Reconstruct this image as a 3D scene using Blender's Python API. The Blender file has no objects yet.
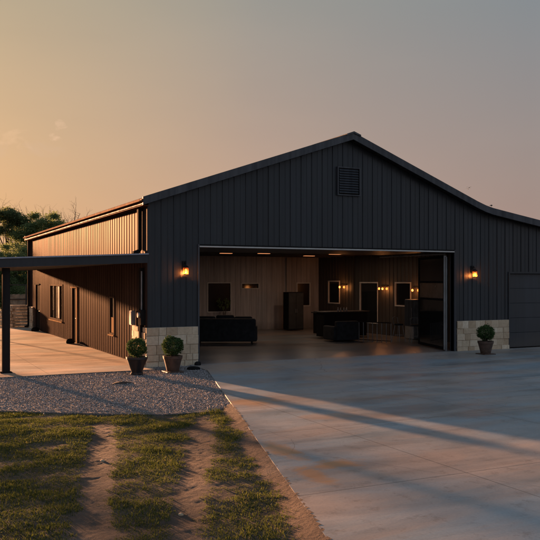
import bpy, math, random
import numpy as np
from mathutils import Vector, Matrix, noise
random.seed(7)
RNG = np.random.default_rng(7)
S = bpy.context.scene
COL = S.collection
R = math.radians

# ------------------------------------------------------------------ settings
SUN_AZ = 11.5      # degrees left of +Y (the long side of the barn)
SUN_EL = 4.4
EXPO = 2.4
K = 1.0 / 2 ** EXPO
sun_dir = Vector((-math.sin(R(SUN_AZ)) * math.cos(R(SUN_EL)), math.cos(R(SUN_AZ)) * math.cos(R(SUN_EL)), math.sin(R(SUN_EL))))

# ------------------------------------------------------------------ materials
class NT:
    def __init__(s, name):
        s.m = bpy.data.materials.new(name); s.m.use_nodes = True
        s.t = s.m.node_tree; s.n = s.t.nodes; s.l = s.t.links
        s.b = s.n['Principled BSDF']; s.out = s.n['Material Output']
        s.tc = s.n.new('ShaderNodeTexCoord')
        g = s.n.new('ShaderNodeNewGeometry'); s.pos = g.outputs['Position']
    def set(s, k, v):
        i = s.b.inputs[k]
        if hasattr(v, 'is_output') or isinstance(v, bpy.types.NodeSocket): s.l.new(v, i)
        else: i.default_value = (tuple(v) + (1,)) if isinstance(v, tuple) and len(v) == 3 and i.type == 'RGBA' else v
    def map(s, vec, scale=(1, 1, 1), loc=(0, 0, 0), rot=(0, 0, 0)):
        m = s.n.new('ShaderNodeMapping'); s.l.new(vec, m.inputs[0])
        m.inputs['Scale'].default_value = scale; m.inputs['Location'].default_value = loc; m.inputs['Rotation'].default_value = rot
        return m.outputs[0]
    def noise(s, vec, scale=1, detail=4, rough=.55, dist=0):
        n = s.n.new('ShaderNodeTexNoise'); s.l.new(vec, n.inputs['Vector'])
        n.inputs['Scale'].default_value = scale; n.inputs['Detail'].default_value = detail
        n.inputs['Roughness'].default_value = rough; n.inputs['Distortion'].default_value = dist
        return n.outputs['Fac']
    def ramp(s, fac, stops):
        r = s.n.new('ShaderNodeValToRGB'); s.l.new(fac, r.inputs[0])
        e = r.color_ramp.elements
        while len(e) < len(stops): e.new(.5)
        for i, (p, c) in enumerate(stops):
            e[i].position = p; e[i].color = (c[0], c[1], c[2], 1) if isinstance(c, tuple) else (c, c, c, 1)
        return r.outputs[0]
    def mix(s, f, a, b, mode='MIX'):
        m = s.n.new('ShaderNodeMix'); m.data_type = 'RGBA'; m.blend_type = mode
        for i, v in ((0, f), (6, a), (7, b)):
            if isinstance(v, bpy.types.NodeSocket): s.l.new(v, m.inputs[i])
            else: m.inputs[i].default_value = (tuple(v) + (1,)) if isinstance(v, tuple) else v
        return m.outputs[2]
    def math(s, op, a, b=0.0, clamp=False):
        m = s.n.new('ShaderNodeMath'); m.operation = op; m.use_clamp = clamp
        for i, v in ((0, a), (1, b)):
            if isinstance(v, bpy.types.NodeSocket): s.l.new(v, m.inputs[i])
            else: m.inputs[i].default_value = v
        return m.outputs[0]
    def bump(s, h, strength=.3, dist=.01, prev=None):
        b = s.n.new('ShaderNodeBump'); s.l.new(h, b.inputs['Height'])
        b.inputs['Strength'].default_value = strength; b.inputs['Distance'].default_value = dist
        if prev is not None: s.l.new(prev, b.inputs['Normal'])
        s.l.new(b.outputs[0], s.b.inputs['Normal']); return b.outputs[0]

def simple(name, col, rough=.6, metal=0, var=.25, scale=3, bump=0, bscale=40, spec=.5, coat=0):
    t = NT(name); n = t.noise(t.tc.outputs['Object'], scale, 5)
    lo = tuple(c * (1 - var) for c in col); hi = tuple(min(1, c * (1 + var)) for c in col)
    t.set('Base Color', t.ramp(n, [(.3, lo), (.7, hi)]))
    t.set('Roughness', t.ramp(n, [(.25, min(1, rough * 1.15)), (.75, rough * .85)]))
    t.set('Metallic', metal); t.set('Specular IOR Level', spec)
    if bump: t.bump(t.noise(t.tc.outputs['Object'], bscale, 3), bump, .005)
    return t.m

def metal_siding(name, col, rough, bump=.25, spec=.5):
    t = NT(name); o = t.pos
    dirt = t.noise(t.map(o, (.5, .5, .25)), 1.3, 6, .6)
    streak = t.noise(t.map(o, (6, 6, .25)), 1.5, 4, .6)
    f = t.math('MULTIPLY', dirt, streak)
    sx = t.n.new('ShaderNodeSeparateXYZ'); t.l.new(o, sx.inputs[0])
    pid = t.math('FLOOR', t.math('DIVIDE', t.math('ADD', sx.outputs[0], sx.outputs[1]), .406 * 2))
    wn = t.n.new('ShaderNodeTexWhiteNoise'); wn.noise_dimensions = '1D'; t.l.new(pid, wn.inputs['W'])
    c0 = t.ramp(f, [(.12, tuple(c * .7 for c in col)), (.4, tuple(c * 1.3 for c in col))])
    c0 = t.mix(1.0, c0, t.ramp(wn.outputs['Value'], [(0, .86), (1, 1.12)]), 'MULTIPLY')
    dust = t.ramp(t.math('ADD', sx.outputs[2], t.math('MULTIPLY', dirt, .9)), [(.6, .45), (1.6, 0)])
    c0 = t.mix(dust, c0, (.07, .055, .042))
    t.set('Base Color', c0)
    t.set('Roughness', t.ramp(dirt, [(.3, rough * .85), (.7, rough * 1.25)]))
    t.set('Specular IOR Level', spec)
    wave = t.noise(t.map(o, (1.4, 1.4, .5)), 1.0, 2, .5)
    t.bump(wave, bump, .03)
    return t.m

M = {}
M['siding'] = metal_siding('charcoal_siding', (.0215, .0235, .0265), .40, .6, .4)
_unused = metal_siding('charcoal_siding_sunlit', (.055, .042, .038), .5, .3, .14)
M['trim'] = simple('_t', (.045, .05, .057), .35, 0, .15)
M['roofm'] = simple('roof_metal', (.07, .075, .085), .35, .0, .2)
M['gutter'] = simple('gutter_metal', (.10, .055, .035), .5, .0, .2, spec=.25)
M['black'] = simple('black_metal', (.012, .012, .013), .4, 0, .2)
M['darkroom'] = simple('dark_interior', (.02, .019, .018), .7)
M['soffit'] = simple('soffit_metal', (.018, .018, .019), .8, spec=.15)
M['liner'] = metal_siding('cream_liner', (.34, .30, .28), .55, .15)
M['liner_dark'] = metal_siding('brown_liner', (.05, .042, .036), .5, .2)
M['ceil'] = simple('dark_ceiling', (.05, .04, .032), .7)
M['lightframe'] = simple('pale_frame', (.50, .47, .43), .7, 0, .1, spec=.08)
M['steel'] = simple('galvanised_steel', (.25, .24, .23), .6, .3, .2)
M['doorpanel'] = metal_siding('garage_door_panel', (.025, .028, .033), .45)
M['tanpanel'] = simple('tan_panel', (.34, .24, .15), .8, 0, .2, spec=.06)
M['tan_reflection'] = simple('tan_reflection_glazing', (.13, .095, .07), .25, 0, .25)  # opaque tan stands for a reflection in the door leaf's glass
M['fabric'] = simple('black_fabric', (.012, .012, .013), .95, 0, .3, 6, .4, 60)
M['curtain'] = simple('curtain_cloth', (.17, .16, .15), .9, 0, .1)
M['pot_black'] = simple('black_glazed_pot', (.012, .012, .014), .35, 0, .3, 8, .1, 30)
M['pot_brown'] = simple('brown_clay_pot', (.075, .042, .028), .6, 0, .35, 8, .3, 40)
M['soil'] = simple('potting_soil', (.03, .02, .013), 1, 0, .4, 20, .8, 60)
M['bark'] = simple('bark', (.07, .05, .038), .9, 0, .35, 6, .8, 25)
M['deadwood'] = simple('dead_wood', (.06, .048, .04), .9, 0, .3, 6)
M['fence'] = simple('weathered_fence', (.28, .22, .15), .85, 0, .35, 4, .4, 30)
M['fencepost'] = simple('dark_fence_steel', (.03, .028, .025), .6)
M['birdm'] = simple('bird_feathers', (.03, .025, .025), .8)
M['mulch'] = simple('mulch', (.05, .03, .02), 1, 0, .4, 20, .8, 50)

def satin(name, col, weight, rough, bump=.2):
    # nearly matt paint with a thin broad sheen
    t = NT(name); o = t.pos
    dirt = t.noise(t.map(o, (.5, .5, .25)), 1.3, 6, .6); streak = t.noise(t.map(o, (5, 5, .2)), 1.5, 4, .6)
    t.set('Base Color', t.ramp(t.math('MULTIPLY', dirt, streak), [(.12, tuple(c * .75 for c in col)), (.4, tuple(c * 1.3 for c in col))]))
    t.set('Roughness', .8); t.set('Specular IOR Level', 0.0)
    nrm = t.bump(t.noise(t.map(o, (1.6, 1.6, .35)), 1.0, 3, .5), bump, .03)
    g = t.n.new('ShaderNodeBsdfGlossy'); g.inputs['Roughness'].default_value = rough; g.inputs['Color'].default_value = (1, .9, .8, 1); t.l.new(nrm, g.inputs['Normal'])
    mx = t.n.new('ShaderNodeMixShader')
    t.l.new(t.math('MULTIPLY', t.ramp(streak, [(.3, .7), (.7, 1.3)]), weight), mx.inputs[0])
    t.l.new(t.b.outputs[0], mx.inputs[1]); t.l.new(g.outputs[0], mx.inputs[2]); t.l.new(mx.outputs[0], t.out.inputs[0]); return t.m
M['siding_sunlit'] = satin('charcoal_siding_sunlit', (.040, .0265, .024), .008, .44, .35)  # same siding as the front, evening sunlight put into a redder base colour
M['gutter'] = satin('gutter_metal', (.14, .06, .035), .006, .5)
M['black'] = satin('black_metal', (.016, .015, .015), .004, .5)
M['window_frame'] = satin('bronze_window_frame', (.085, .065, .052), .004, .5)
M['drip'] = satin('drip_edge_highlight', (.30, .31, .35), .01, .5)  # pale colour stands for the sky highlight along the porch rim
M['door_trim'] = satin('tan_door_trim', (.24, .155, .09), .004, .5)
M['trim'] = satin('charcoal_trim', (.042, .047, .056), .03, .35)
M['roofm'] = satin('roof_metal', (.075, .08, .09), .01, .5)
def glass(name, tint, rough=.06):
    t = NT(name); t.set('Base Color', tint); t.set('Roughness', rough); t.set('Specular IOR Level', .35)
    t.bump(t.noise(t.pos, 1.2, 2), .04, .02); return t.m
M['glass'] = glass('window_glass', (.012, .013, .014))
M['glass_warm'] = glass('window_glass_warm', (.016, .009, .007), .25)

def emis(name, col, strength):
    t = NT(name); t.set('Base Color', (.9, .8, .6)); t.set('Emission Color', col); t.set('Emission Strength', strength); return t.m
M['bulb'] = emis('lit_bulb', (1, .17, .02), .75)
M['downlight'] = emis('lit_ceiling_lens', (1, .36, .14), .2)
def clear():
    t = NT('clear_lamp_glass'); tr = t.n.new('ShaderNodeBsdfTransparent'); g = t.n.new('ShaderNodeBsdfGlossy'); g.inputs['Roughness'].default_value = .05
    mx = t.n.new('ShaderNodeMixShader'); mx.inputs[0].default_value = .1
    t.l.new(tr.outputs[0], mx.inputs[1]); t.l.new(g.outputs[0], mx.inputs[2]); t.l.new(mx.outputs[0], t.out.inputs[0]); return t.m
M['clear'] = clear()
def amber():
    t = NT('amber_lamp_glass'); tr = t.n.new('ShaderNodeBsdfTransparent'); g = t.n.new('ShaderNodeBsdfTranslucent'); g.inputs['Color'].default_value = (.9, .5, .2, 1)
    mx = t.n.new('ShaderNodeMixShader'); mx.inputs[0].default_value = .22
    t.l.new(tr.outputs[0], mx.inputs[1]); t.l.new(g.outputs[0], mx.inputs[2]); t.l.new(mx.outputs[0], t.out.inputs[0]); return t.m
M['amber'] = amber()

def leafmat(name, c1, c2, trans=.35, scale=.6, dry=None):
    t = NT(name); n = t.noise(t.pos, scale, 3); w = t.n.new('ShaderNodeTexWhiteNoise'); 
    q = t.n.new('ShaderNodeVectorMath'); q.operation = 'SNAP'; q.inputs[1].default_value = (.06, .06, .06); t.l.new(t.pos, q.inputs[0]); t.l.new(q.outputs[0], w.inputs['Vector'])
    f = t.math('ADD', t.math('MULTIPLY', n, .7), t.math('MULTIPLY', w.outputs['Value'], .3))
    c = t.ramp(f, [(.3, c1), (.68, c2)] + ([(.86, dry)] if dry else []))
    t.set('Base Color', c); t.set('Roughness', .75); t.set('Specular IOR Level', .12)
    tr = t.n.new('ShaderNodeBsdfTranslucent'); t.l.new(c, tr.inputs[0])
    mx = t.n.new('ShaderNodeMixShader'); mx.inputs[0].default_value = trans
    t.l.new(t.b.outputs[0], mx.inputs[1]); t.l.new(tr.outputs[0], mx.inputs[2]); t.l.new(mx.outputs[0], t.out.inputs[0]); return t.m
M['leaf'] = leafmat('oak_leaves', (.11, .15, .06), (.20, .25, .10), .5)
M['leaf_pine'] = leafmat('dark_leaves', (.08, .11, .05), (.15, .18, .08), .5)
M['boxleaf'] = leafmat('boxwood_leaves', (.03, .06, .02), (.08, .13, .04), .25, 4)
M['grass'] = leafmat('lawn_grass', (.040, .058, .014), (.105, .125, .03), .45, 1.6, (.24, .19, .09))

def stone_mat():
    t = NT('limestone'); a = t.n.new('ShaderNodeAttribute'); a.attribute_name = 'tone'
    c = t.ramp(a.outputs['Fac'], [(0, (.50, .36, .23)), (.5, (.66, .51, .35)), (1, (.78, .64, .47))])
    n = t.noise(t.pos, 9, 6, .65)
    t.set('Base Color', t.mix(.55, c, t.ramp(n, [(.3, (.55, .5, .45)), (.7, (1, 1, 1))]), 'MULTIPLY')); t.set('Roughness', .9)
    t.bump(t.noise(t.pos, 22, 6, .7), .7, .02); return t.m
M['stone'] = stone_mat()
M['mortar'] = simple('mortar', (.55, .45, .35), .95, 0, .2, 12, .4, 60)

def concrete(name, base, rust=True, jx=3.6, jy=3.6, x0=0, y0=0, rough=(.32, .6), warm=0):
    t = NT(name); p = t.pos
    big = t.noise(p, .35, 6, .6, .4)
    streak = t.noise(t.map(p, (.35, 1.6, 1), rot=(0, 0, .12)), .9, 7, .65, .6)
    fine = t.noise(p, 30, 4, .7)
    f = t.math('ADD', t.math('MULTIPLY', big, .5), t.math('MULTIPLY', streak, .5))
    c = t.ramp(f, [(.36, tuple(b * .68 for b in base)), (.5, base), (.62, tuple(b * 1.22 for b in base))])
    dapple = t.noise(t.map(p, (.25, .7, 1), rot=(0, 0, -.3)), .7, 5, .6, .8)
    c = t.mix(1.0, c, t.ramp(dapple, [(.38, (.80, .98, 1.08)), (.62, (1.2, 1.0, .86))]), 'MULTIPLY')  # bluish and peach patches paint dappled light into the concrete
    c = t.mix(.6, c, t.ramp(fine, [(.3, (.72, .72, .72)), (.7, (1.0, 1.0, 1.0))]), 'MULTIPLY')
    speck = t.noise(p, 3.2, 8, .8)
    c = t.mix(.8, c, t.ramp(speck, [(.34, (.62, .58, .54)), (.46, (1, 1, 1))]), 'MULTIPLY')
    vor = t.n.new('ShaderNodeTexVoronoi'); vor.feature = 'DISTANCE_TO_EDGE'; vor.inputs['Scale'].default_value = .16
    dn = t.n.new('ShaderNodeTexNoise'); dn.inputs['Scale'].default_value = 1.3; dn.inputs['Detail'].default_value = 6; t.l.new(p, dn.inputs['Vector'])
    pv = t.n.new('ShaderNodeMixRGB'); pv.inputs[0].default_value = .25; t.l.new(p, pv.inputs[1]); t.l.new(dn.outputs['Color'], pv.inputs[2]); t.l.new(pv.outputs[0], vor.inputs['Vector'])
    crack = t.math('LESS_THAN', vor.outputs['Distance'], .0007)
    c = t.mix(t.math('MULTIPLY', crack, .55), c, (.07, .06, .055))
    if rust:
        for (cx, cy, sx, sy, am) in ((-.25, -7.6, .9, .55, .6), (-1.6, -12.0, .32, .8, .75), (-1.3, -13.2, .5, .28, .8), (-1.95, -13.6, .22, .7, .7), (.5, -9.8, .8, .4, .35)):
            q = t.map(p, (1 / sx, 1 / sy, 0), (-cx / sx, -cy / sy, 0))
            ln = t.n.new('ShaderNodeVectorMath'); ln.operation = 'LENGTH'; t.l.new(q, ln.inputs[0])
            d = t.math('ADD', ln.outputs['Value'], t.math('MULTIPLY', t.math('SUBTRACT', t.noise(p, 2.6, 5, .7, .5), .5), 2.2))
            k = t.ramp(d, [(.35, am), (1.0, 0.0)])
            c = t.mix(k, c, (.40, .19, .06))
    # sawn control joints
    sep = t.n.new('ShaderNodeSeparateXYZ'); t.l.new(p, sep.inputs[0])
    js = []
    for ax, per, off in ((0, jx, x0), (1, jy, y0)):
        a = t.math('PINGPONG', t.math('ADD', sep.outputs[ax], 100 * per + per / 2 - off), per / 2)
        js.append(t.math('GREATER_THAN', a, per / 2 - .009))
    j = t.math('MAXIMUM', js[0], js[1])
    c = t.mix(t.math('MULTIPLY', j, .75), c, (.06, .055, .05))
    t.set('Base Color', c)
    t.set('Roughness', t.ramp(t.math('ADD', t.math('MULTIPLY', big, .4), t.math('MULTIPLY', streak, .6)), [(.38, rough[0]), (.62, rough[1])]))
    b = t.bump(t.math('SUBTRACT', streak, t.math('MULTIPLY', j, .6)), .22, .01)
    t.bump(fine, .25, .003, b)
    return t.m
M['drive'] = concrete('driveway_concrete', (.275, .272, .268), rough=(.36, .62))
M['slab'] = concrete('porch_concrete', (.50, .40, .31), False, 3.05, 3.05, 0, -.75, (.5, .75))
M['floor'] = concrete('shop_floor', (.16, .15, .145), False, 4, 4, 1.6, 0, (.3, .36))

def dirtmat():
    t = NT('red_dirt'); n = t.noise(t.pos, .8, 7, .65); f = t.noise(t.pos, 14, 6, .7)
    c = t.ramp(n, [(.3, (.078, .054, .042)), (.55, (.118, .086, .068)), (.72, (.17, .132, .11))])
    c = t.mix(.6, c, t.ramp(f, [(.3, (.55, .52, .5)), (.7, (1, 1, 1))]), 'MULTIPLY')
    t.set('Base Color', c); t.set('Roughness', .95); t.set('Specular IOR Level', .15)
    b = t.bump(f, .9, .03); t.bump(t.noise(t.pos, 70, 4, .7), .5, .006, b); return t.m
M['dirt'] = dirtmat()
def groundmat():
    t = NT('field_ground'); n = t.noise(t.pos, .15, 7, .65); f = t.noise(t.pos, 6, 6, .7)
    c = t.ramp(n, [(.35, (.06, .07, .022)), (.55, (.10, .10, .035)), (.7, (.17, .125, .075))])
    c = t.mix(.6, c, t.ramp(f, [(.3, (.5, .5, .5)), (.7, (1, 1, 1))]), 'MULTIPLY')
    t.set('Base Color', c); t.set('Roughness', 1); t.set('Specular IOR Level', .1); t.bump(f, .8, .05); return t.m
M['ground'] = groundmat()
def gravelmat():
    t = NT('crushed_gravel'); a = t.n.new('ShaderNodeAttribute'); a.attribute_name = 'tone'
    t.set('Base Color', t.ramp(a.outputs['Fac'], [(0, (.16, .145, .14)), (.6, (.30, .275, .27)), (1, (.46, .42, .40))])); t.set('Roughness', .9); t.set('Specular IOR Level', .2); return t.m
M['gravel'] = gravelmat()
M['gravelbed'] = simple('gravel_bed', (.17, .15, .14), .95, 0, .35, 30, .8, 90, .2)

# ------------------------------------------------------------------ mesh builder
class MB:
    def __init__(s): s.v = []; s.f = []; s.tone = []
    def poly(s, vs, fs, tone=.5):
        b = len(s.v); s.v += [tuple(v) for v in vs]; s.f += [tuple(b + i for i in f) for f in fs]; s.tone += [tone] * len(fs); return s
    def box(s, x0, x1, y0, y1, z0, z1, tone=.5):
        if x0 > x1: x0, x1 = x1, x0
        if y0 > y1: y0, y1 = y1, y0
        return s.poly([(x0, y0, z0), (x1, y0, z0), (x1, y1, z0), (x0, y1, z0), (x0, y0, z1), (x1, y0, z1), (x1, y1, z1), (x0, y1, z1)],
                      [(3, 2, 1, 0), (4, 5, 6, 7), (0, 1, 5, 4), (1, 2, 6, 5), (2, 3, 7, 6), (3, 0, 4, 7)], tone)
    def obox(s, c, hx, hy, hz, rz, tone=.5):
        m = Matrix.Rotation(rz, 3, 'Z'); c = Vector(c)
        vs = [c + m @ Vector((a * hx, b * hy, d * hz)) for a, b, d in ((-1, -1, -1), (1, -1, -1), (1, 1, -1), (-1, 1, -1), (-1, -1, 1), (1, -1, 1), (1, 1, 1), (-1, 1, 1))]
        return s.poly(vs, [(3, 2, 1, 0), (4, 5, 6, 7), (0, 1, 5, 4), (1, 2, 6, 5), (2, 3, 7, 6), (3, 0, 4, 7)], tone)
    def prism(s, pts, axis, a, b):
        # pts: polygon in the two other axes, extruded along axis between a and b
        def mk(p, t): return (p[0], t, p[1]) if axis == 'y' else ((t, p[0], p[1]) if axis == 'x' else (p[0], p[1], t))
        n = len(pts); vs = [mk(p, a) for p in pts] + [mk(p, b) for p in pts]
        fs = [tuple(range(n - 1, -1, -1)), tuple(range(n, 2 * n))] + [(i, (i + 1) % n, n + (i + 1) % n, n + i) for i in range(n)]
        return s.poly(vs, fs)
    def tube(s, pts, radii, seg=8, cap=True):
        pts = [Vector(p) for p in pts]
        if not hasattr(radii, '__len__'): radii = [radii] * len(pts)
        b = len(s.v); up = Vector((0, 0, 1))
        for i, p in enumerate(pts):
            t = (pts[min(i + 1, len(pts) - 1)] - pts[max(i - 1, 0)]).normalized()
            u = t.cross(up if abs(t.z) < .95 else Vector((1, 0, 0))).normalized(); w = t.cross(u)
            for k in range(seg):
                a = 2 * math.pi * k / seg
                s.v.append(tuple(p + radii[i] * (math.cos(a) * u + math.sin(a) * w)))
        n = len(s.f)
        for i in range(len(pts) - 1):
            for k in range(seg):
                s.f.append((b + i * seg + k, b + i * seg + (k + 1) % seg, b + (i + 1) * seg + (k + 1) % seg, b + (i + 1) * seg + k))
        if cap:
            s.f.append(tuple(b + k for k in range(seg - 1, -1, -1))); s.f.append(tuple(b + (len(pts) - 1) * seg + k for k in range(seg)))
        s.tone += [.5] * (len(s.f) - n); return s
    def lathe(s, prof, c=(0, 0, 0), seg=24, square=0):
        b = len(s.v); n = len(s.f)
        for r, z in prof:
            for k in range(seg):
                a = 2 * math.pi * (k + .5) / seg
                s.v.append((c[0] + r * math.cos(a), c[1] + r * math.sin(a), c[2] + z))
        for i in range(len(prof) - 1):
            for k in range(seg):
                s.f.append((b + i * seg + k, b + i * seg + (k + 1) % seg, b + (i + 1) * seg + (k + 1) % seg, b + (i + 1) * seg + k))
        s.f.append(tuple(b + k for k in range(seg - 1, -1, -1))); s.f.append(tuple(b + (len(prof) - 1) * seg + k for k in range(seg)))
        s.tone += [.5] * (len(s.f) - n); return s
    def build(s, name, mat, parent=None, smooth=False, bevel=0, tone=False):
        me = bpy.data.meshes.new(name); me.from_pydata(s.v, [], s.f); me.update()
        if tone:
            a = me.attributes.new('tone', 'FLOAT', 'FACE'); a.data.foreach_set('value', s.tone)
        if mat is not None: me.materials.append(mat)
        if smooth: me.polygons.foreach_set('use_smooth', [True] * len(me.polygons))
        o = bpy.data.objects.new(name, me); COL.objects.link(o)
        if parent is not None:
            o.parent = parent
            o.matrix_parent_inverse = parent_world(parent).inverted()
        if bevel:
            md = o.modifiers.new('bevel', 'BEVEL'); md.width = bevel; md.segments = 2; md.limit_method = 'ANGLE'
        return o
def parent_world(p):
    m = Matrix.LocRotScale(p.location, p.rotation_euler, p.scale)
    if p.parent: m = parent_world(p.parent) @ p.matrix_parent_inverse @ m
    return m
def tag(o, label=None, cat=None, group=None, kind=None):
    if label: o['label'] = label
    if cat: o['category'] = cat
    if group: o['group'] = group
    if kind: o['kind'] = kind
    return o
def empty(name, loc=(0, 0, 0), rz=0):
    o = bpy.data.objects.new(name, None); COL.objects.link(o); o.location = loc; o.rotation_euler = (0, 0, rz); o.empty_display_size = .2; return o
def np_mesh(name, verts, faces, mat, parent=None, tone=None, smooth=False):
    me = bpy.data.meshes.new(name); nv = len(verts); nf, k = faces.shape
    me.vertices.add(nv); me.vertices.foreach_set('co', verts.astype(np.float32).ravel())
    me.loops.add(nf * k); me.loops.foreach_set('vertex_index', faces.astype(np.int32).ravel())
    me.polygons.add(nf); me.polygons.foreach_set('loop_start', np.arange(0, nf * k, k, dtype=np.int32))
    me.polygons.foreach_set('loop_total', np.full(nf, k, dtype=np.int32)); me.update(calc_edges=True)
    if tone is not None:
        a = me.attributes.new('tone', 'FLOAT', 'FACE'); a.data.foreach_set('value', tone.astype(np.float32))
    me.materials.append(mat)
    if smooth: me.polygons.foreach_set('use_smooth', [True] * nf)
    o = bpy.data.objects.new(name, me); COL.objects.link(o)
    if parent is not None: o.parent = parent; o.matrix_parent_inverse = parent_world(parent).inverted()
    return o

# ------------------------------------------------------------------ ground and paving
g = MB(); n = 24
for i in range(n):
    for j in range(n):
        pass
g.poly([(-1500, -1500, -.14), (1500, -1500, -.14), (1500, 1500, -.14), (-1500, 1500, -.14)], [(0, 1, 2, 3)])
tag(g.build('ground', M['ground']), kind='structure')

def drive_left(y):      # left edge of the driveway
    if y > -1.6: return 1.30
    return 1.30 + (y + 1.6) * .305
drv = MB()
drv.prism([(1.30, -.004), (1.30, -1.6), (drive_left(-36), -36), (30, -36), (30, -.004)], 'z', -.16, 0)
tag(drv.build('driveway', M['drive']), kind='structure')
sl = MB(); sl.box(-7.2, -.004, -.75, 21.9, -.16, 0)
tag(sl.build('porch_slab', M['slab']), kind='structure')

def lawn_front(x):      # where the grass begins (gravel behind it)
    xs = [-14, -5.6, -4.2, -3.2, -2.2, -1.3, -.5, .4]; ys = [-5.3, -5.6, -6.7, -7.35, -7.95, -8.05, -7.6, -7.1]
    return float(np.interp(x, xs, ys))
def nz(x, y, s, o=0): return noise.fractal(Vector((x * s + o, y * s - o, o * .37)), 1.0, 2.0, 4)

# gravel bed and stones
pts = [(-16, -.76), (-16, lawn_front(-14) - .15)] + [(x, lawn_front(x) - .12) for x in np.arange(-14, .3, .4)] + [(1.29, -2.0), (1.29, -.76)]
gb = MB(); gb.prism([(-16, -.754), *[(x, lawn_front(x) - .1) for x in np.arange(-16, -.7, .3)], (-.55, -7.7), (1.296, -1.6), (1.296, -.006), (.0, -.006), (.0, -.754)], 'z', -.13, -.026)
tag(gb.build('gravel_bed', M['gravelbed']), 'bed of packed fines under the crushed stone', None, None, 'structure')
def stones():
    P = []
    while len(P) < 46000:
        x = random.uniform(-8.5, 1.29); y = random.uniform(-8.2, -.01)
        if y < lawn_front(x) + random.gauss(0, .09 if random.random() < .9 else .35): continue
        if y > -.76 and x < .0: continue
        if x > drive_left(y) - .012: continue
        P.append((x, y))
    P = np.array(P); N = len(P)
    r = RNG.uniform(.006, .017, N) * (1 + .5 * (RNG.random(N) > .94))
    base = np.array([(1, 0, 0), (0, 1, 0), (-1, 0, 0), (0, -1, 0), (0, 0, .8), (0, 0, -.5)], float)
    V = base[None] * r[:, None, None] * RNG.uniform(.65, 1.35, (N, 6, 3))
    a = RNG.uniform(0, 6.28, N); c, s_ = np.cos(a), np.sin(a); t = RNG.uniform(-.5, .5, N)
    X = V[..., 0] * c[:, None] - V[..., 1] * s_[:, None]; Y = V[..., 0] * s_[:, None] + V[..., 1] * c[:, None]; Z = V[..., 2] + X * t[:, None]
    h = np.array([nz(x, y, .5, 5) for x, y in P]) * .012
    V = np.stack([X + P[:, 0:1], Y + P[:, 1:2], Z - .022 + h[:, None] + r[:, None] * .4], -1).reshape(-1, 3)
    F = np.array([(0, 1, 4), (1, 2, 4), (2, 3, 4), (3, 0, 4), (1, 0, 5), (2, 1, 5), (3, 2, 5), (0, 3, 5)])
    F = (F[None] + (np.arange(N) * 6)[:, None, None]).reshape(-1, 3)
    return np_mesh('gravel', V, F, M['gravel'], tone=np.repeat(RNG.random(N), 8))
tag(stones(), 'strip of crushed grey stone between porch slab and lawn', None, None, 'stuff')

# lawn soil with tyre ruts
def rut(x, y):
    """0..1 closeness to the tyre tracks that run towards the barn"""
    best = 0
    for (x0, sl_, y0, am) in ((-5.19, .262, -14.9, 1), (-4.18, .41, -14.9, .85)):
        c = x0 + (y - y0) * sl_ + .05 * math.sin(y * .7 + x0)
        d = abs(x - c); best = max(best, am * max(0, 1 - (d / .25) ** 2))
    return best
def bare(x, y):
    """how bare the lawn is: 1 soil, 0 full grass"""
    e = drive_left(y) - x
    edge = max(0, 1 - e / (.34 + .2 * nz(x, y, .8, 3)))
    r = rut(x, y) * (.9 + .4 * nz(x, y, 1.1, 1))
    mid = 0
    c = -3.7 + (y + 14.9) * .34
    mid = max(0, 1 - abs(x - c) / .75) * .22
    c = -4.95 + (y + 14.9) * .265
    mid = max(mid, max(0, 1 - abs(x - c) / .55) * .25)
    p = .42 * nz(x * .55, y, 1.25, 11) + .34 * nz(x * .7, y, 2.9, 21) + .3 * nz(x, y, 8.5, 31)
    d = min(1, max(0, (lawn_front(x) - y) / .5))
    return max(edge * 1.3, r * min(1, max(0, (-7.9 - y) / 1.5))) + mid * min(1, max(0, (-8.3 - y) / 2)) + p - .19 + (1 - d) * .1
def soil_h(x, y):
    r = rut(x, y) * min(1, max(0, (-8.3 - y) / 1.5))
    lug = (.5 + .5 * math.sin(y * 38 + abs(((x - .3 * y) * 9) % 2 - 1) * 5)) * (.5 + .8 * nz(x, y, 1.5, 40))
    h = -.055 + .022 * nz(x * .7, y, .5, 2) + .008 * nz(x * .6, y, 1.9, 8) + .005 * nz(x, y, 8, 9) + .003 * nz(x, y, 14, 19) - r * (.003 + .006 * lug)
    e = drive_left(y) - x
    if e < .3: h = h * (e / .3 if e > 0 else 0) + .003 + (-.003 + .007 * nz(x, y, 3, 77)) * (1 - max(0, e) / .3)
    f = min(1, max(0, (14 + x) / 2)) * min(1, max(0, (y + 22) / 2))
    return -.135 + (h + .135) * f
xs = np.arange(-14, 1.0, .045); ys = np.arange(-22, -5.2, .045)
V = []; idx = {}
grid = -np.ones((len(xs), len(ys)), int)
for i, x in enumerate(xs):
    for j, y in enumerate(ys):
        if y < lawn_front(x) + .1 and x < drive_left(y) + .06:
            grid[i, j] = len(V); V.append((x, y, soil_h(x, y)))
F = [(grid[i, j], grid[i + 1, j], grid[i + 1, j + 1], grid[i, j + 1]) for i in range(len(xs) - 1) for j in range(len(ys) - 1)
     if min(grid[i, j], grid[i + 1, j], grid[i + 1, j + 1], grid[i, j + 1]) >= 0]
tag(np_mesh('lawn_soil', np.array(V), np.array(F), M['dirt'], smooth=True), kind='structure')

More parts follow.
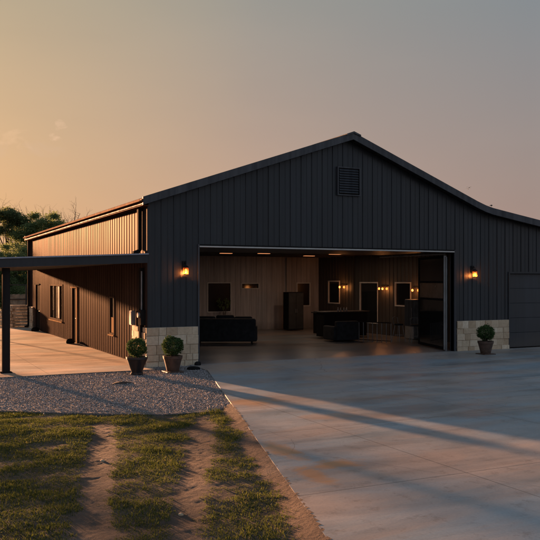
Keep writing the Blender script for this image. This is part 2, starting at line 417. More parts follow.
def grass():
    P = []; tries = 0
    bl = {}
    while len(P) < 330000 and tries < 1300000:
        tries += 1
        y = -5.2 - 14 * random.random(); x = random.uniform(-9.5, .6)
        # keep to the wedge the lawn occupies near the viewpoint, with wide margins
        if x > drive_left(y) - .03 or y > lawn_front(x) + .05 + random.uniform(-.08, .08): continue
        k = (int(x * 14), int(y * 14))
        b = bl.get(k)
        if b is None: b = bl[k] = bare(x, y)
        if random.random() < (b + .06) * 2.2: continue
        P.append((x, y, b))
    P = np.array(P); N = len(P)
    z = np.array([soil_h(x, y) for x, y in P[:, :2]]) if N < 1 else None
    cz = {}
    def hz(x, y):
        k = (int(x * 20), int(y * 20)); v = cz.get(k)
        if v is None: v = cz[k] = soil_h(x, y)
        return v
    z = np.array([hz(x, y) for x, y in P[:, :2]])
    tall = np.clip(.75 - P[:, 2] * 1.1, .3, 1.2) * np.array([.9 + .7 * noise.noise(Vector((x * 1.1, y * 2.0, 5))) for x, y in P[:, :2]])
    h = RNG.uniform(.014, .048, N) * tall * (1 + .5 * (RNG.random(N) > .95)); w = RNG.uniform(.0025, .005, N)
    a = RNG.uniform(0, 6.28, N); la = RNG.uniform(0, 6.28, N); ln = h * RNG.uniform(.1, .8, N)
    bx, by = np.cos(a) * w, np.sin(a) * w; dx, dy = np.cos(la) * ln, np.sin(la) * ln
    X, Y = P[:, 0], P[:, 1]; z = z - .004
    v = np.stack([np.stack([X - bx, Y - by, z], -1), np.stack([X + bx, Y + by, z], -1),
                  np.stack([X + bx * .6 + dx * .45, Y + by * .6 + dy * .45, z + h * .6], -1), np.stack([X + dx, Y + dy, z + h], -1)], 1).reshape(-1, 3)
    F = (np.array([(0, 1, 2), (0, 2, 3)])[None] + (np.arange(N) * 4)[:, None, None]).reshape(-1, 3)
    return np_mesh('lawn_grass', v, F, M['grass'])
tag(grass(), 'patchy mown grass growing between the dirt wheel tracks', None, None, 'stuff')

# low mound of mulch with a weed in the gravel
mm = MB(); base = len(mm.v)
for k in range(2): pass
def mound(c, rx, ry, h, seg=20, rings=6):
    v = [(c[0], c[1], c[2] + h)]; f = []
    for i in range(1, rings + 1):
        for k in range(seg):
            a = 6.283 * k / seg; q = i / rings
            rr = q * (1 + .15 * nz(math.cos(a), math.sin(a), 1.5, 4))
            v.append((c[0] + rx * rr * math.cos(a), c[1] + ry * rr * math.sin(a), c[2] + h * (1 - q * q) + .01 * nz(q * 3 + a, a, 2, 6)))
    for k in range(seg): f.append((0, 1 + k, 1 + (k + 1) % seg))
    for i in range(rings - 1):
        for k in range(seg):
            p, q = 1 + i * seg + k, 1 + i * seg + (k + 1) % seg; f.append((p, p + seg, q + seg, q))
    mm.poly(v, f)
mound((-1.72, -3.3, -.035), .33, .2, .07)
tag(mm.build('mulch_patch', M['mulch'], smooth=True), 'small dark low mound of mulch lying on the grey gravel', 'mulch patch', None)

# ------------------------------------------------------------------ barn
barn = empty('metal_barn', (0, 0, 0))
tag(barn, 'charcoal metal-clad gabled barn with stone base, wide open front bay and side porch', 'barn')
PX = [-.27, 7.12, 12.55, 12.95, 13.3, 13.7, 14.3, 18.9]
PZ = [5.07, 7.62, 5.52, 5.385, 5.30, 5.235, 5.14, 4.42]
def roof(x): return float(np.interp(x, PX, PZ))
TH = .17
L = 21.8
def wall(axis, at0, at1, a0, a1, z0, top, holes=(), breaks=()):
    """upright wall running along axis, with rectangular holes (a0, a1, z0, z1)"""
    cuts = sorted({a0, a1, *[h for H in holes for h in H[:2]], *[b for b in breaks if a0 < b < a1]})
    mb = MB()
    for p, q in zip(cuts, cuts[1:]):
        mid = (p + q) / 2; hs = sorted([(H[2], H[3]) for H in holes if H[0] <= mid <= H[1]])
        z = z0
        for (h0, h1) in hs:
            if h0 > z + .001: mb.prism([(p, z), (q, z), (q, h0), (p, h0)], 'x' if axis == 'y' else 'y', at0, at1)
            z = h1
        tp, tq = top(p), top(q)
        if min(tp, tq) > z: mb.prism([(p, z), (q, z), (q, tq), (p, tp)], 'x' if axis == 'y' else 'y', at0, at1)
    return mb
def battens(mb, axis, face, out, a0, a1, step, z0, top, holes=(), w=.022, off=0.0, minor=True):
    x = a0 + off
    i = 0
    while x < a1:
        for dx, ww, dd in (((0, w, 1.0), (step * .5, .008, .35)) if minor else ((0, w, 1.0),)):
            c = x + dx
            if c + ww > a1: continue
            z = z0; segs = []
            for (h0, h1) in sorted([(H[2], H[3]) for H in holes if H[0] - .02 < c < H[1] + .02]):
                if h0 > z + .01: segs.append((z, h0))
                z = h1
            if top(c) > z: segs.append((z, top(c)))
            for (s0, s1) in segs:
                e = face + out * dd
                if axis == 'x': mb.box(c - ww / 2, c + ww / 2, face, e, s0 + .004, s1 - .004)
                else: mb.box(face, e, c - ww / 2, c + ww / 2, s0 + .004, s1 - .004)
        x += step; i += 1
wt = lambda x: roof(x) - TH - .01
OX0, OX1, OH = 1.65, 11.72, 3.66
GD0, GD1, GDH = 14.42, 17.9, 2.90
front_holes = [(OX0, OX1, -1, OH), (GD0, GD1, -1, GDH)]
fw = wall('x', 0, .16, 0, 18.6, 0, wt, front_holes, PX[1:-1])
vent_hole = (6.70, 7.54, 5.57, 6.47)
bh = [(-.1, OX0, -1, 1.19), (OX0 - .05, OX1 + .08, -1, OH + .09), (OX1, GD0 - .06, -1, 1.12), (GD0 - .06, GD1 + .06, -1, GDH + .06), vent_hole]
battens(fw, 'x', 0, -.022, .02, 18.6, .406, .02, wt, bh, .03)
fw.build('front_wall', M['siding'], barn)
# gable vent
v = MB(); v.box(6.70, 7.54, -.035, -.004, 5.57, 6.47); vo = v.build('gable_vent', M['black'], barn)
lv = MB()
for k in range(10):
    z = 5.62 + k * .084; lv.prism([(-.08, z), (-.036, z + .055), (-.036, z + .068), (-.08, z + .014)], 'x', 6.74, 7.50)
lv.build('louvre', M['trim'], vo)
fr = MB(); fr.box(6.66, 6.70, -.085, -.003, 5.53, 6.51); fr.box(7.54, 7.58, -.085, -.003, 5.53, 6.51); fr.box(6.701, 7.539, -.085, -.003, 6.471, 6.51); fr.box(6.701, 7.539, -.085, -.003, 5.53, 5.569)
fr.build('frame', M['trim'], vo)

# side wall (faces the porch)
wz = lambda a: 5.07 - TH + .06
win_a = (12.85, 15.92, .76, 2.45); door_a = (9.95, 10.95, -1, 2.30); win_b = (3.86, 4.52, .72, 2.05); door_b = (18.86, 20.24, -1, 2.40)
sh = [win_a, door_a, win_b, door_b]
sw = wall('y', .002, .16, .162, L, 0, wz, sh)
sbh = [win_a, (9.5, 10.95, -1, 2.36), win_b, (18.8, 20.4, -1, 2.46), (-.1, 1.55, -1, 1.2), (20.7, 22, -1, 1.2)]
battens(sw, 'y', .002, -.012, .25, L, .305, .02, wz, sbh, .045, minor=False)
sw.build('side_wall', M['siding_sunlit'], barn)
bw = wall('x', L, L + .16, 0, 18.6, 0, wt, (), PX[1:-1]); battens(bw, 'x', L + .16, .022, .1, 18.6, .406, .02, wt); bw.build('rear_wall', M['siding'], barn)
rw = wall('y', 18.45, 18.6, .162, L - .002, 0, lambda a: roof(18.6) - TH - .02); battens(rw, 'y', 18.6, .022, .1, L, .406, .02, lambda a: roof(18.6) - TH - .02); rw.build('right_wall', M['siding'], barn)

# roof: one slab per slope with standing seams, soffit boards below
rf = MB()
top = list(zip(PX, PZ)); 
for (p, q) in zip(top, top[1:]):
    rf.prism([(p[0], p[1] - .05), (q[0], q[1] - .05), q, p], 'y', -.32, L + .32)
y = -.3
while y < L + .3:
    for (p, q) in zip(top, top[1:]):
        rf.prism([(p[0], p[1]), (q[0], q[1]), (q[0], q[1] + .016), (p[0], p[1] + .016)], 'y', y, y + .025)
    y += .406
ro = rf.build('roof', M['roofm'], barn)
so = MB()
for (p, q) in zip(top, top[1:]): so.prism([(p[0] + .02, p[1] - TH), (q[0], q[1] - TH), (q[0], q[1] - .055), (p[0] + .02, p[1] - .055)], 'y', -.3, L + .3)
# ribbed underside of the gable overhang
for i in range(62):
    x = .05 + i * .3
    if x < 18.5: so.box(x, x + .05, -.296, -.028, roof(x + .025) - TH - .035, roof(x + .025) - TH + .01)
so.build('soffit', M['soffit'], ro)
rk = MB()
for (p, q) in zip(top, top[1:]):
    rk.prism([(p[0], p[1] - .20), (q[0], q[1] - .20), (q[0], q[1] + .045), (p[0], p[1] + .045)], 'y', -.36, -.322)
rk.build('rake_trim', M['trim'], ro)
rk = MB()
for (p, q) in zip(top, top[1:]):
    rk.prism([(p[0], p[1] - .20), (q[0], q[1] - .20), (q[0], q[1] + .045), (p[0], p[1] + .045)], 'y', L + .322, L + .36)
rk.build('rake_trim', M['trim'], ro)
rc = MB(); rc.prism([(6.84, 7.585), (7.12, 7.69), (7.40, 7.59), (7.40, 7.54), (7.12, 7.625), (6.84, 7.53)], 'y', -.40, L + .4); rc.build('ridge_cap', M['trim'], ro)
gt = MB(); gt.prism([(-.36, 4.975), (-.275, 4.965), (-.275, 5.055), (-.29, 5.055), (-.29, 4.98), (-.35, 4.985), (-.36, 5.045), (-.37, 5.045)], 'y', -.3, L + .3)
gt.build('gutter', M['gutter'], barn, bevel=.004)
fb = MB(); fb.box(-.255, -.03, -.29, L + .29, 4.86, 4.875); fb.build('eave_board', M['gutter'], barn)
def downspout(y, z1, z0):
    d = MB(); d.box(-.15, -.03, y, y + .16, z0 + .12, z1); d.prism([(-.15, z0 + .12), (-.03, z0 + .12), (-.12, z0), (-.3, z0), (-.3, z0 + .06)], 'y', y, y + .16)
    return d.build('downspout', M['black'], barn, bevel=.006)
downspout(.52, 4.9, 3.45); downspout(.34, 3.0, .03); downspout(21.86, 4.9, .03)
# corner trim
ct = MB(); ct.box(-.027, .09, -.045, -.025, 1.2, 4.90); ct.build('corner_trim', M['siding'], barn)
ct = MB(); ct.box(-.045, -.028, -.0449, .175, 1.2, 4.90); ct.build('corner_trim', M['siding_sunlit'], barn)

ct = MB(); ct.box(-.045, -.004, L - .12, L + .185, 1.2, 4.90); ct.build('corner_trim', M['siding_sunlit'], barn)
# stone bases
def ashlar(axis, face, out, a0, a1, z0, z1, seed, thick=.07):
    rnd = random.Random(seed); mb = MB(); z = z0 + .006
    hs = []
    while z < z1 - .05:
        h = rnd.choice([.15, .2, .24, .29]); 
        if z + h > z1 - .08: h = z1 - z
        a = a0 + .004
        while a < a1 - .02:
            w = rnd.uniform(.2, .52)
            if a + w > a1 - .12: w = a1 - a
            d = thick + rnd.uniform(-.018, .02)
            f0, f1 = sorted((face, face + out * d))
            ax, bx = a + .006, a + w - .006
            if axis == 'x': mb.box(ax, bx, f0, f1, z, z + h - .012, rnd.random())
            else: mb.box(f0, f1, ax, bx, z, z + h - .012, rnd.random())
            a += w
        z += h
    return mb
def stone_base(axis, face, out, a0, a1, z1, seed, cap=True):
    o = ashlar(axis, face + out * .012, out, a0, a1, -.05, z1, seed).build('stone_base', M['stone'], barn, bevel=.008, tone=True)
    f = sorted((face + out * .002, face + out * .055)); b = MB()
    if axis == 'x': b.box(a0 + .01, a1 - .01, f[0], f[1], -.05, z1 - .01)
    else: b.box(f[0], f[1], a0 + .01, a1 - .01, -.05, z1 - .01)
    b.build('mortar', M['mortar'], o)
    return o
stone_base('x', 0, -1, -.09, OX0 - .05, 1.19, 3)
stone_base('x', 0, -1, OX1 + .10, GD0 - .07, 1.12, 4)
stone_base('y', 0, -1, -.005, 1.52, 1.19, 5)
stone_base('y', 0, -1, 20.75, L + .1, 1.19, 6)

# opening of the bay: jamb and head trim with a pale flashing
jt = MB(); jt.box(OX0 - .05, OX0, -.045, .2, 0, OH + .09); jt.build('bay_jamb', M['trim'], barn)
jt = MB(); jt.box(OX1, OX1 + .09, -.045, .2, 0, OH + .09)
jt.build('bay_jamb', M['trim'], barn)
hd = MB(); hd.box(OX0 + .001, OX1 - .001, -.045, -.024, OH + .045, OH + .09); hd.build('bay_head', M['black'], barn)
fl = MB(); fl.box(OX0 + .002, OX1 - .002, -.05, .18, OH, OH + .043); fl.build('head_flashing', M['lightframe'], barn)
tr_ = MB(); tr_.box(OX1 - .16, OX1 - .10, .25, .30, 0, 3.5); tr_.box(OX1 - .16, OX1 - .10, .35, 4.6, 3.58, 3.63)
tr_.build('door_track', M['steel'], barn); tr_ = MB(); tr_.box(OX0 + .03, OX0 + .06, .25, .30, 0, 3.5); tr_.build('door_track', M['steel'], barn)
# raised overhead door, lying flat below the ceiling
od = MB()
for k in range(6): od.box(OX0 + .1, OX1 - .2, .45 + k * .62, .45 + k * .62 + .6, 3.68, 3.73)
oo = od.build('overhead_door', M['doorpanel'], barn, bevel=.006)
sp = MB(); sp.tube([(OX0 + .2, .33, 3.80), (OX1 - .2, .33, 3.80)], .03)
for c in (4.2, 6.6, 9.2):
    pts = [(c + i * .01, .33 + .055 * math.cos(i * .9), 3.80 + .055 * math.sin(i * .9)) for i in range(80)]
    sp.tube(pts, .006, 4)
sp.build('torsion_spring', M['steel'], oo)

# interior: floor, ceiling, lined walls
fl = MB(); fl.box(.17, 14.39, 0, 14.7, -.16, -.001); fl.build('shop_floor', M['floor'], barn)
CE = 3.90
ce = MB(); ce.box(.17, 14.39, .17, 14.7, CE, CE + .08)
for k in range(11): ce.box(.18, 14.38, 1.2 + k * 1.22, 1.26 + k * 1.22, CE - .035, CE - .001)
ce.build('ceiling', M['ceil'], barn)
bwin = (7.73, 9.09, .96, 2.53); btv = (9.66, 10.72, 2.17, 2.50); bwin2 = (12.98, 13.86, 1.2, 2.52)
ct = lambda a: CE - .002
ib = wall('x', 14.7, 14.8, .17, 14.39, 0, ct, [bwin, btv, bwin2]); battens(ib, 'x', 14.7, -.015, .2, 14.3, .305, .02, ct, [bwin, btv, bwin2], .03, minor=False)
ib.box(12.33, 12.45, 14.60, 14.698, .01, CE - .04)
ib.build('rear_room_wall', M['liner'], barn)
rwin1 = (12.44, 13.66, 1.38, 2.62); rdoor = (8.86, 10.5, .50, 2.55); rwin3 = (6.20, 7.45, 1.41, 2.55)
il = wall('y', 14.40, 14.5, .17, 14.7, 0, ct, [rwin1, rdoor, rwin3]); battens(il, 'y', 14.40, -.02, .3, 14.6, .305, .02, ct, [rwin1, rdoor, rwin3], .04, minor=False)
il.box(14.30, 14.399, 10.98, 11.1, .01, CE - .04)
il.build('right_room_wall', M['liner_dark'], barn)
ll = wall('y', .165, .2, .17, 14.7, 0, ct, [win_a, door_a, win_b]); ll.build('left_room_wall', M['liner'], barn)

def window(axis, face, out, hole, mat_frame, mat_glass, mull=(), depth=.1, fw=.07, name='window', rails=()):
    a0, a1, z0, z1 = hole
    def bx(mb, p, q, d0, d1, s, t):
        f = sorted((face + out * d0, face + out * d1))
        if axis == 'x': mb.box(p, q, f[0], f[1], s, t)
        else: mb.box(f[0], f[1], p, q, s, t)
    m = MB(); z0 = max(z0, .0)
    bx(m, a0 - .0, a0 + fw, .03, -.06, z0, z1); bx(m, a1 - fw, a1, .03, -.06, z0, z1)
    bx(m, a0 + fw + .001, a1 - fw - .001, .03, -.06, z1 - fw, z1); bx(m, a0 + fw + .001, a1 - fw - .001, .03, -.06, z0, z0 + fw)
    for c in mull: bx(m, c - .02, c + .02, .02, -.055, z0 + fw + .001, z1 - fw - .001)
    for c in rails: bx(m, a0 + fw + .001, a1 - fw - .001, .018, -.05, c - .02, c + .02)
    o = m.build(name, mat_frame, barn)
    p = MB(); bx(p, a0 + .02, a1 - .02, -.03, -.045, z0 + .02, z1 - .02); p.build('pane', mat_glass, o)
    return o
wa = window('y', 0, -1, win_a, M['window_frame'], M['glass'], (13.6, 14.9), fw=.08)
cu = MB()
for i in range(10): cu.box(.062, .075 + .012 * (i % 2), 13.75 + i * .055, 13.75 + i * .055 + .053, .86, 2.36)
# the curtain hangs behind clear glass: replaced below by a pane that shows it
cu.build('curtain', M['curtain'], wa)
for ch in list(wa.children):
    if ch.name.startswith('pane'):
        ch.data.materials[0] = M['clear']
bk = MB(); bk.box(.11, .12, 12.87, 15.9, .78, 2.43); bk.build('backing', M['black'], wa)  # plain black sheet filling the window behind the curtain
sl2 = MB(); sl2.box(-.08, -.031, 12.80, 15.97, .70, .757); sl2.build('sill', M['door_trim'], wa)
wb = window('y', 0, -1, win_b, M['window_frame'], M['glass'], (), fw=.05)
sl3 = MB(); sl3.box(-.07, -.031, 3.82, 4.56, .67, .717); sl3.build('sill', M['door_trim'], wb)
lp = MB(); lp.box(.001, .026, 3.92, 4.46, .78, 1.32); lp.build('lower_panel', M['door_trim'], wb)  # tan sheet put in for the reflection in the lower pane
def door(y0, y1, z1, jamb):
    d = MB(); d.box(.06, .11, y0 + .02, y1 - .02, .01, z1 - .02); o = d.build('door', M['black'], barn)
    j = MB()
    if jamb: j.box(-.05, -.002, y0 - .20, y0 - .01, 0, z1 + .05)
    j.box(-.05, -.0021, y0 - .009, y1 + .1, z1 + .003, z1 + .06); j.build('door_trim', M['door_trim'] if jamb else M['black'], o)
    h = MB(); h.tube([(.06, y0 + .12, 1.02), (.0, y0 + .12, 1.02), (.0, y0 + .26, 1.02)], .012); h.build('handle', M['steel'], o)
    return o
door(9.95, 10.95, 2.30, True); door(18.86, 20.24, 2.40, False)
window('x', 14.7, -1, bwin, M['lightframe'], M['glass_warm'], (), fw=.05, name='window')
window('x', 14.7, -1, btv, M['lightframe'], M['glass'], (), fw=.05, name='transom_window')
window('x', 14.7, -1, bwin2, M['lightframe'], M['glass_warm'], (), fw=.06, name='window')
window('y', 14.40, -1, rwin1, M['lightframe'], M['glass'], (), fw=.06, name='window')
window('y', 14.40, -1, rdoor, M['lightframe'], M['glass'], (), fw=.06, name='tall_window', rails=())
window('y', 14.40, -1, rwin3, M['lightframe'], M['glass'], (), fw=.06, name='window')

# tall hinged door leaf, folded back inside the right jamb
lf0 = Vector((11.60, .32, 0)); lf1 = Vector((12.40, 2.95, 0)); dv = (lf1 - lf0); ln = dv.length; ang = math.atan2(dv.y, dv.x)
def leaf(mb, a0, a1, d0, d1, z0, z1):
    m = Matrix.Rotation(ang, 3, 'Z'); c = lf0 + m @ Vector(((a0 + a1) / 2, (d0 + d1) / 2, 0)); c.z = (z0 + z1) / 2
    mb.obox(c, (a1 - a0) / 2, (d1 - d0) / 2, (z1 - z0) / 2, ang)
lfm = MB(); leaf(lfm, 0, .10, 0, .06, .03, 3.55); leaf(lfm, ln - .1, ln, 0, .06, .03, 3.55); leaf(lfm, .101, ln - .101, 0, .06, .03, .13); leaf(lfm, .101, ln - .101, 0, .06, 3.45, 3.55)
leaf(lfm, .101, ln - .101, .0, .06, 1.86, 1.94); leaf(lfm, .101, ln - .101, .0, .06, 2.52, 2.6)
lo = lfm.build('hinged_door', M['black'], barn)
a = MB(); leaf(a, .101, ln - .101, .02, .04, .131, 1.859); leaf(a, .101, ln - .101, .02, .04, 2.601, 3.449); a.build('door_panel', M['glass'], lo)
a = MB(); leaf(a, .101, ln - .101, .02, .04, 1.941, 2.519); a.build('door_glazing', M['tan_reflection'], lo)
a = MB(); leaf(a, -.03, -.001, -.02, .08, .03, 3.55); a.build('edge_strip', M['steel'], lo)

# garage door in the lean-to
gd = MB()
for k in range(5):
    z0 = .02 + k * .573
    gd.box(GD0 + .02, GD1 - .02, .10, .14, z0, z0 + .565)
go = gd.build('garage_door', M['doorpanel'], barn, bevel=.006)
gt_ = MB(); gt_.box(GD0 - .05, GD0 + .012, -.04, .159, 0, GDH + .05); gt_.box(GD1 - .012, GD1 + .05, -.04, .159, 0, GDH + .05); gt_.box(GD0 + .0125, GD1 - .0125, -.04, .1, GDH - .01, GDH + .05)
gt_.build('door_frame', M['siding'], go)

# porch roof, beams, post
po = MB()
RP = lambda x: 3.42 + x * .043       # top surface, x negative outwards
OUT = -4.62
po.prism([(OUT, RP(OUT) - .05), (-.01, RP(0) - .05), (-.01, RP(0)), (OUT, RP(OUT))], 'y', -.02, 20.0)
y = .2
while y < 20: po.prism([(OUT, RP(OUT)), (-.02, RP(0)), (-.02, RP(0) + .03), (OUT, RP(OUT) + .03)], 'y', y, y + .03); y += .406
pr = po.build('porch_roof', M['roofm'], barn)
b = MB(); b.prism([(OUT, RP(OUT) - .26), (-.03, RP(0) - .27), (-.03, RP(0) - .02), (OUT, RP(OUT) - .02)], 'y', -.10, -.021); b.build('porch_fascia', M['siding'], pr)
b = MB(); b.prism([(OUT - .02, RP(OUT) - .019), (-.02, RP(0) - .019), (-.02, RP(0) + .02), (OUT - .02, RP(OUT) + .02)], 'y', -.14, -.022); b.build('drip_edge', M['drip'], pr)
b = MB(); b.box(OUT, OUT + .1, -.019, 20, RP(OUT) - .27, RP(OUT) - .051)
for k in range(12): b.prism([(OUT + .11, RP(OUT) - .2), (-.03, RP(0) - .2), (-.03, RP(0) - .051), (OUT + .11, RP(OUT) - .051)], 'y', .4 + k * 1.72, .46 + k * 1.72)
b.build('porch_rafters', M['soffit'], pr)
b = MB(); b.prism([(OUT + .11, RP(OUT) - .24), (-.03, RP(0) - .24), (-.03, RP(0) - .205), (OUT + .11, RP(OUT) - .205)], 'y', -.018, 19.98); b.build('porch_ceiling', M['soffit'], pr)
for yy in (.16, 19.7):
    q = .1 if yy < 1 else .045
    pm = MB(); pm.box(-4.08 - q, -4.08 + q, yy, yy + 2 * q, .0, RP(-4.1) - .275); pm.box(-4.14 - q, -4.02 + q, yy - .06, yy + 2 * q + .06, 0.001, .025)
    pm.build('porch_post', M['black'], barn, bevel=.005)

# ------------------------------------------------------------------ utility boxes on the corner
ub = empty('electric_meter', (-.12, .2, 1.15)); tag(ub, 'dark electric meter box with conduits on the barn corner above the stone base', 'electric meter')
m = MB(); m.box(-.19, -.047, .12, .42, 1.25, 1.72); m.build('meter_box', M['black'], ub, bevel=.01)
m = MB(); m.tube([(-.19, .27, 1.56), (-.25, .27, 1.56)], .08, 16); m.build('dial', M['steel'], ub)
m = MB(); m.tube([(-.12, .47, .0), (-.12, .47, 1.9)], .022); m.tube([(-.12, .27, 1.72), (-.12, .27, 2.9)], .025); m.build('conduit', M['steel'], ub)
db = empty('junction_box', (-.1, 1.35, 1.2)); tag(db, 'tall grey disconnect box on the side wall left of the meter', 'electrical box')
m = MB(); m.box(-.16, -.03, 1.22, 1.46, 1.2, 1.66); m.build('box_body', M['steel'], db, bevel=.01)
m = MB(); m.box(-.175, -.161, 1.24, 1.44, 1.22, 1.64); m.build('cover', M['lightframe'], db, bevel=.005)

# ------------------------------------------------------------------ lamps
def point(loc, e, col, r, parent=None):
    l = bpy.data.lights.new('lamp_light', 'POINT'); l.energy = e; l.color = col; l.shadow_soft_size = r
    o = bpy.data.objects.new('lamp_light', l); COL.objects.link(o); o.location = loc
    if parent: o.parent = parent; o.matrix_parent_inverse = parent_world(parent).inverted()
    return o
def ball(mb, c, r, seg=12, rings=8, sz=1):
    mb.lathe([(max(.001, r * math.sin(math.pi * i / rings)), -sz * r * math.cos(math.pi * i / rings)) for i in range(rings + 1)], c, seg)
def lantern(x, z, label):
    e = empty('wall_lantern', (x, -.02, z)); tag(e, label, 'wall lantern', 'lit lanterns beside the open bay')
    m = MB(); m.box(x - .06, x + .06, -.045, -.024, z + .02, z + .30); m.build('wall_plate', M['black'], e, bevel=.004)
    m = MB(); m.tube([(x, -.045, z + .22), (x, -.12, z + .26), (x, -.17, z + .22), (x, -.17, z + .17)], .012); m.build('arm', M['black'], e)
    m = MB(); m.lathe([(.02, .17), (.10, .11), (.105, .10), (.02, .105)], (x, -.17, z), 16); m.build('lantern_cap', M['black'], e)
    m = MB()
    for k in range(4):
        a = math.pi / 4 + k * math.pi / 2; m.tube([(x + .085 * math.cos(a), -.17 + .085 * math.sin(a), z + .1), (x + .07 * math.cos(a), -.17 + .07 * math.sin(a), z - .12)], .005, 5)
    m.lathe([(.075, -.135), (.08, -.12), (.075, -.115)], (x, -.17, z), 12); m.build('cage', M['black'], e)
    m = MB(); m.lathe([(.078, -.11), (.085, .0), (.088, .1)], (x, -.17, z), 16); g_ = m.build('glass_shade', M['amber'], e, smooth=True)
    m = MB(); ball(m, (x, -.17, z), .045, sz=1.3); m.build('bulb', M['bulb'], e, smooth=True)
    point((x, -.17, z - .075), 3.0, (1, .30, .07), .02, e)
lantern(1.15, 2.92, 'lit black lantern on the dark wall above the two potted shrubs')
lantern(12.58, 2.87, 'lit black lantern on the dark wall above the single potted shrub')

def sconce(y, z, label, n=2):
    X = 14.40; e = empty('wall_sconce', (X, y, z)); tag(e, label, 'wall sconce', 'sconces on the right room wall')
    m = MB(); m.box(X - .045, X - .022, y - .30, y + .30, z + .10, z + .17); m.build('back_bar', M['black'], e, bevel=.004)
    for s_ in ((-.22, .22) if n == 2 else (-.35, 0, .3)):
        m = MB(); m.tube([(X - .04, y + s_, z + .13), (X - .16, y + s_, z + .13), (X - .16, y + s_, z + .07)], .01, 6); m.build('arm', M['black'], e)
        m = MB(); ball(m, (X - .16, y + s_, z), .05, sz=1.2); m.build('bulb', M['bulb'], e, smooth=True)
    point((X - .22, y, z - .03), 2.0, (1, .36, .10), .15, e)
sconce(12.0, 2.28, 'lit twin sconce between the small far window and the tall window')
sconce(8.26, 2.23, 'lit triple sconce right of the tall window', 3)
sconce(5.68, 2.18, 'lit twin sconce nearest the folded door leaf')
def downlight(x, y, label):
    e = empty('ceiling_light', (x, y, CE)); tag(e, label, 'ceiling light', 'flush lights on the shop ceiling')
    m = MB(); m.box(x - .30, x + .30, y - .12, y + .12, CE - .06, CE - .036); m.build('housing', M['black'], e)
    m = MB(); m.box(x - .27, x + .27, y - .10, y + .10, CE - .075, CE - .0605); m.build('lens', M['downlight'], e)
    l = bpy.data.lights.new('lamp_light', 'AREA'); l.energy = 3.5; l.color = (1, .70, .50); l.shape = 'RECTANGLE'; l.size = .5; l.size_y = .18
    o = bpy.data.objects.new('lamp_light', l); COL.objects.link(o); o.location = (x, y, CE - .08); o.parent = e; o.matrix_parent_inverse = parent_world(e).inverted()
downlight(6.41, 9.07, 'warm flush ceiling light furthest left, above the back wall window')
downlight(8.03, 8.54, 'warm flush ceiling light above the narrow transom window')
downlight(11.47, 10.55, 'warm flush ceiling light above the tall dark cabinet')
downlight(11.41, 7.99, 'warm flush ceiling light just left of the far twin sconce')

# ------------------------------------------------------------------ planters
def leaves(n, pts, size, asp=.55):
    """random leaf quads at given points"""
    n = len(pts); u = RNG.normal(size=(n, 3)); u /= np.linalg.norm(u, axis=1)[:, None]
    w = np.cross(u, RNG.normal(size=(n, 3))); w /= np.linalg.norm(w, axis=1)[:, None]
    s = size * RNG.uniform(.6, 1.4, n)[:, None]; U = u * s; W = w * s * asp
    V = np.stack([pts - U, pts + W * .9, pts + U, pts - W * .9], 1).reshape(-1, 3)
    F = np.arange(n * 4).reshape(-1, 4); return V, F
def planter(x, y, z, style, rc, hc, label, seed):
    rnd = np.random.default_rng(seed)
    e = empty('potted_shrub', (x, y, z)); tag(e, label, 'potted shrub', 'clipped shrubs in pots along the front')
    if style == 'urn':
        prof = [(.16, 0), (.18, .02), (.18, .05), (.155, .07), (.17, .13), (.225, .27), (.275, .40), (.285, .43), (.30, .44), (.30, .50), (.26, .50), (.25, .44)]; mat = M['pot_black']
        m = MB(); m.lathe(prof, (x, y, z), 32); m.build('pot', mat, e, smooth=True).modifiers.new('e', 'EDGE_SPLIT')
    else:
        prof = [(.17, .03), (.18, .05), (.20, .14), (.24, .30), (.262, .38), (.275, .39), (.285, .47), (.24, .47), (.235, .42)]; mat = M['pot_brown']
        m = MB(); m.lathe(prof, (x, y, z), 32); m.build('pot', mat, e, smooth=True).modifiers.new('e', 'EDGE_SPLIT')
        m = MB(); m.box(x - .25, x + .25, y - .25, y + .25, z, z + .03); m.build('saucer', mat, e, bevel=.008)
    m = MB(); m.lathe([(.24, .0), (.22, .015), (.1, .03)], (x, y, z + .42), 20); m.build('soil', M['soil'], e)
    m = MB()
    for k in range(6):
        a = rnd.uniform(0, 6.28); r = rnd.uniform(.06, .16)
        m.tube([(x + .03 * math.cos(a), y + .03 * math.sin(a), z + .42), (x + r * .6 * math.cos(a), y + r * .6 * math.sin(a), z + .55), (x + r * math.cos(a + .3), y + r * math.sin(a + .3), z + hc)], [.012, .009, .004], 6)
    m.build('stem', M['bark'], e)
    n = 5200; d = rnd.normal(size=(n, 3)); d /= np.linalg.norm(d, axis=1)[:, None]
    rad = rc * rnd.uniform(.35, 1, n) ** .35
    lump = np.array([1 + .26 * noise.noise(Vector(v * 1.9 + seed)) + .16 * noise.noise(Vector(v * 5 + seed)) for v in d]) * (1 + .14 * (rnd.random(n) > .975))
    p = d * (rad * lump)[:, None] * np.array([1, 1, .9]) + np.array([x, y, z + hc])
    V, F = leaves(n, p, .021); np_mesh('crown', V, F, M['boxleaf'], e)
planter(-.83, -1.64, -.016, 'urn', .285, .76, 'round clipped shrub in a black tapered pot, beside the porch at the barn corner', 2)
planter(.27, -1.50, -.016, 'clay', .32, .76, 'round clipped shrub in a brown clay pot in front of the left stone base', 3)
planter(11.95, -1.45, 0, 'clay2', .31, .76, 'clipped shrub in a dark brown pot in front of the right stone base', 5)

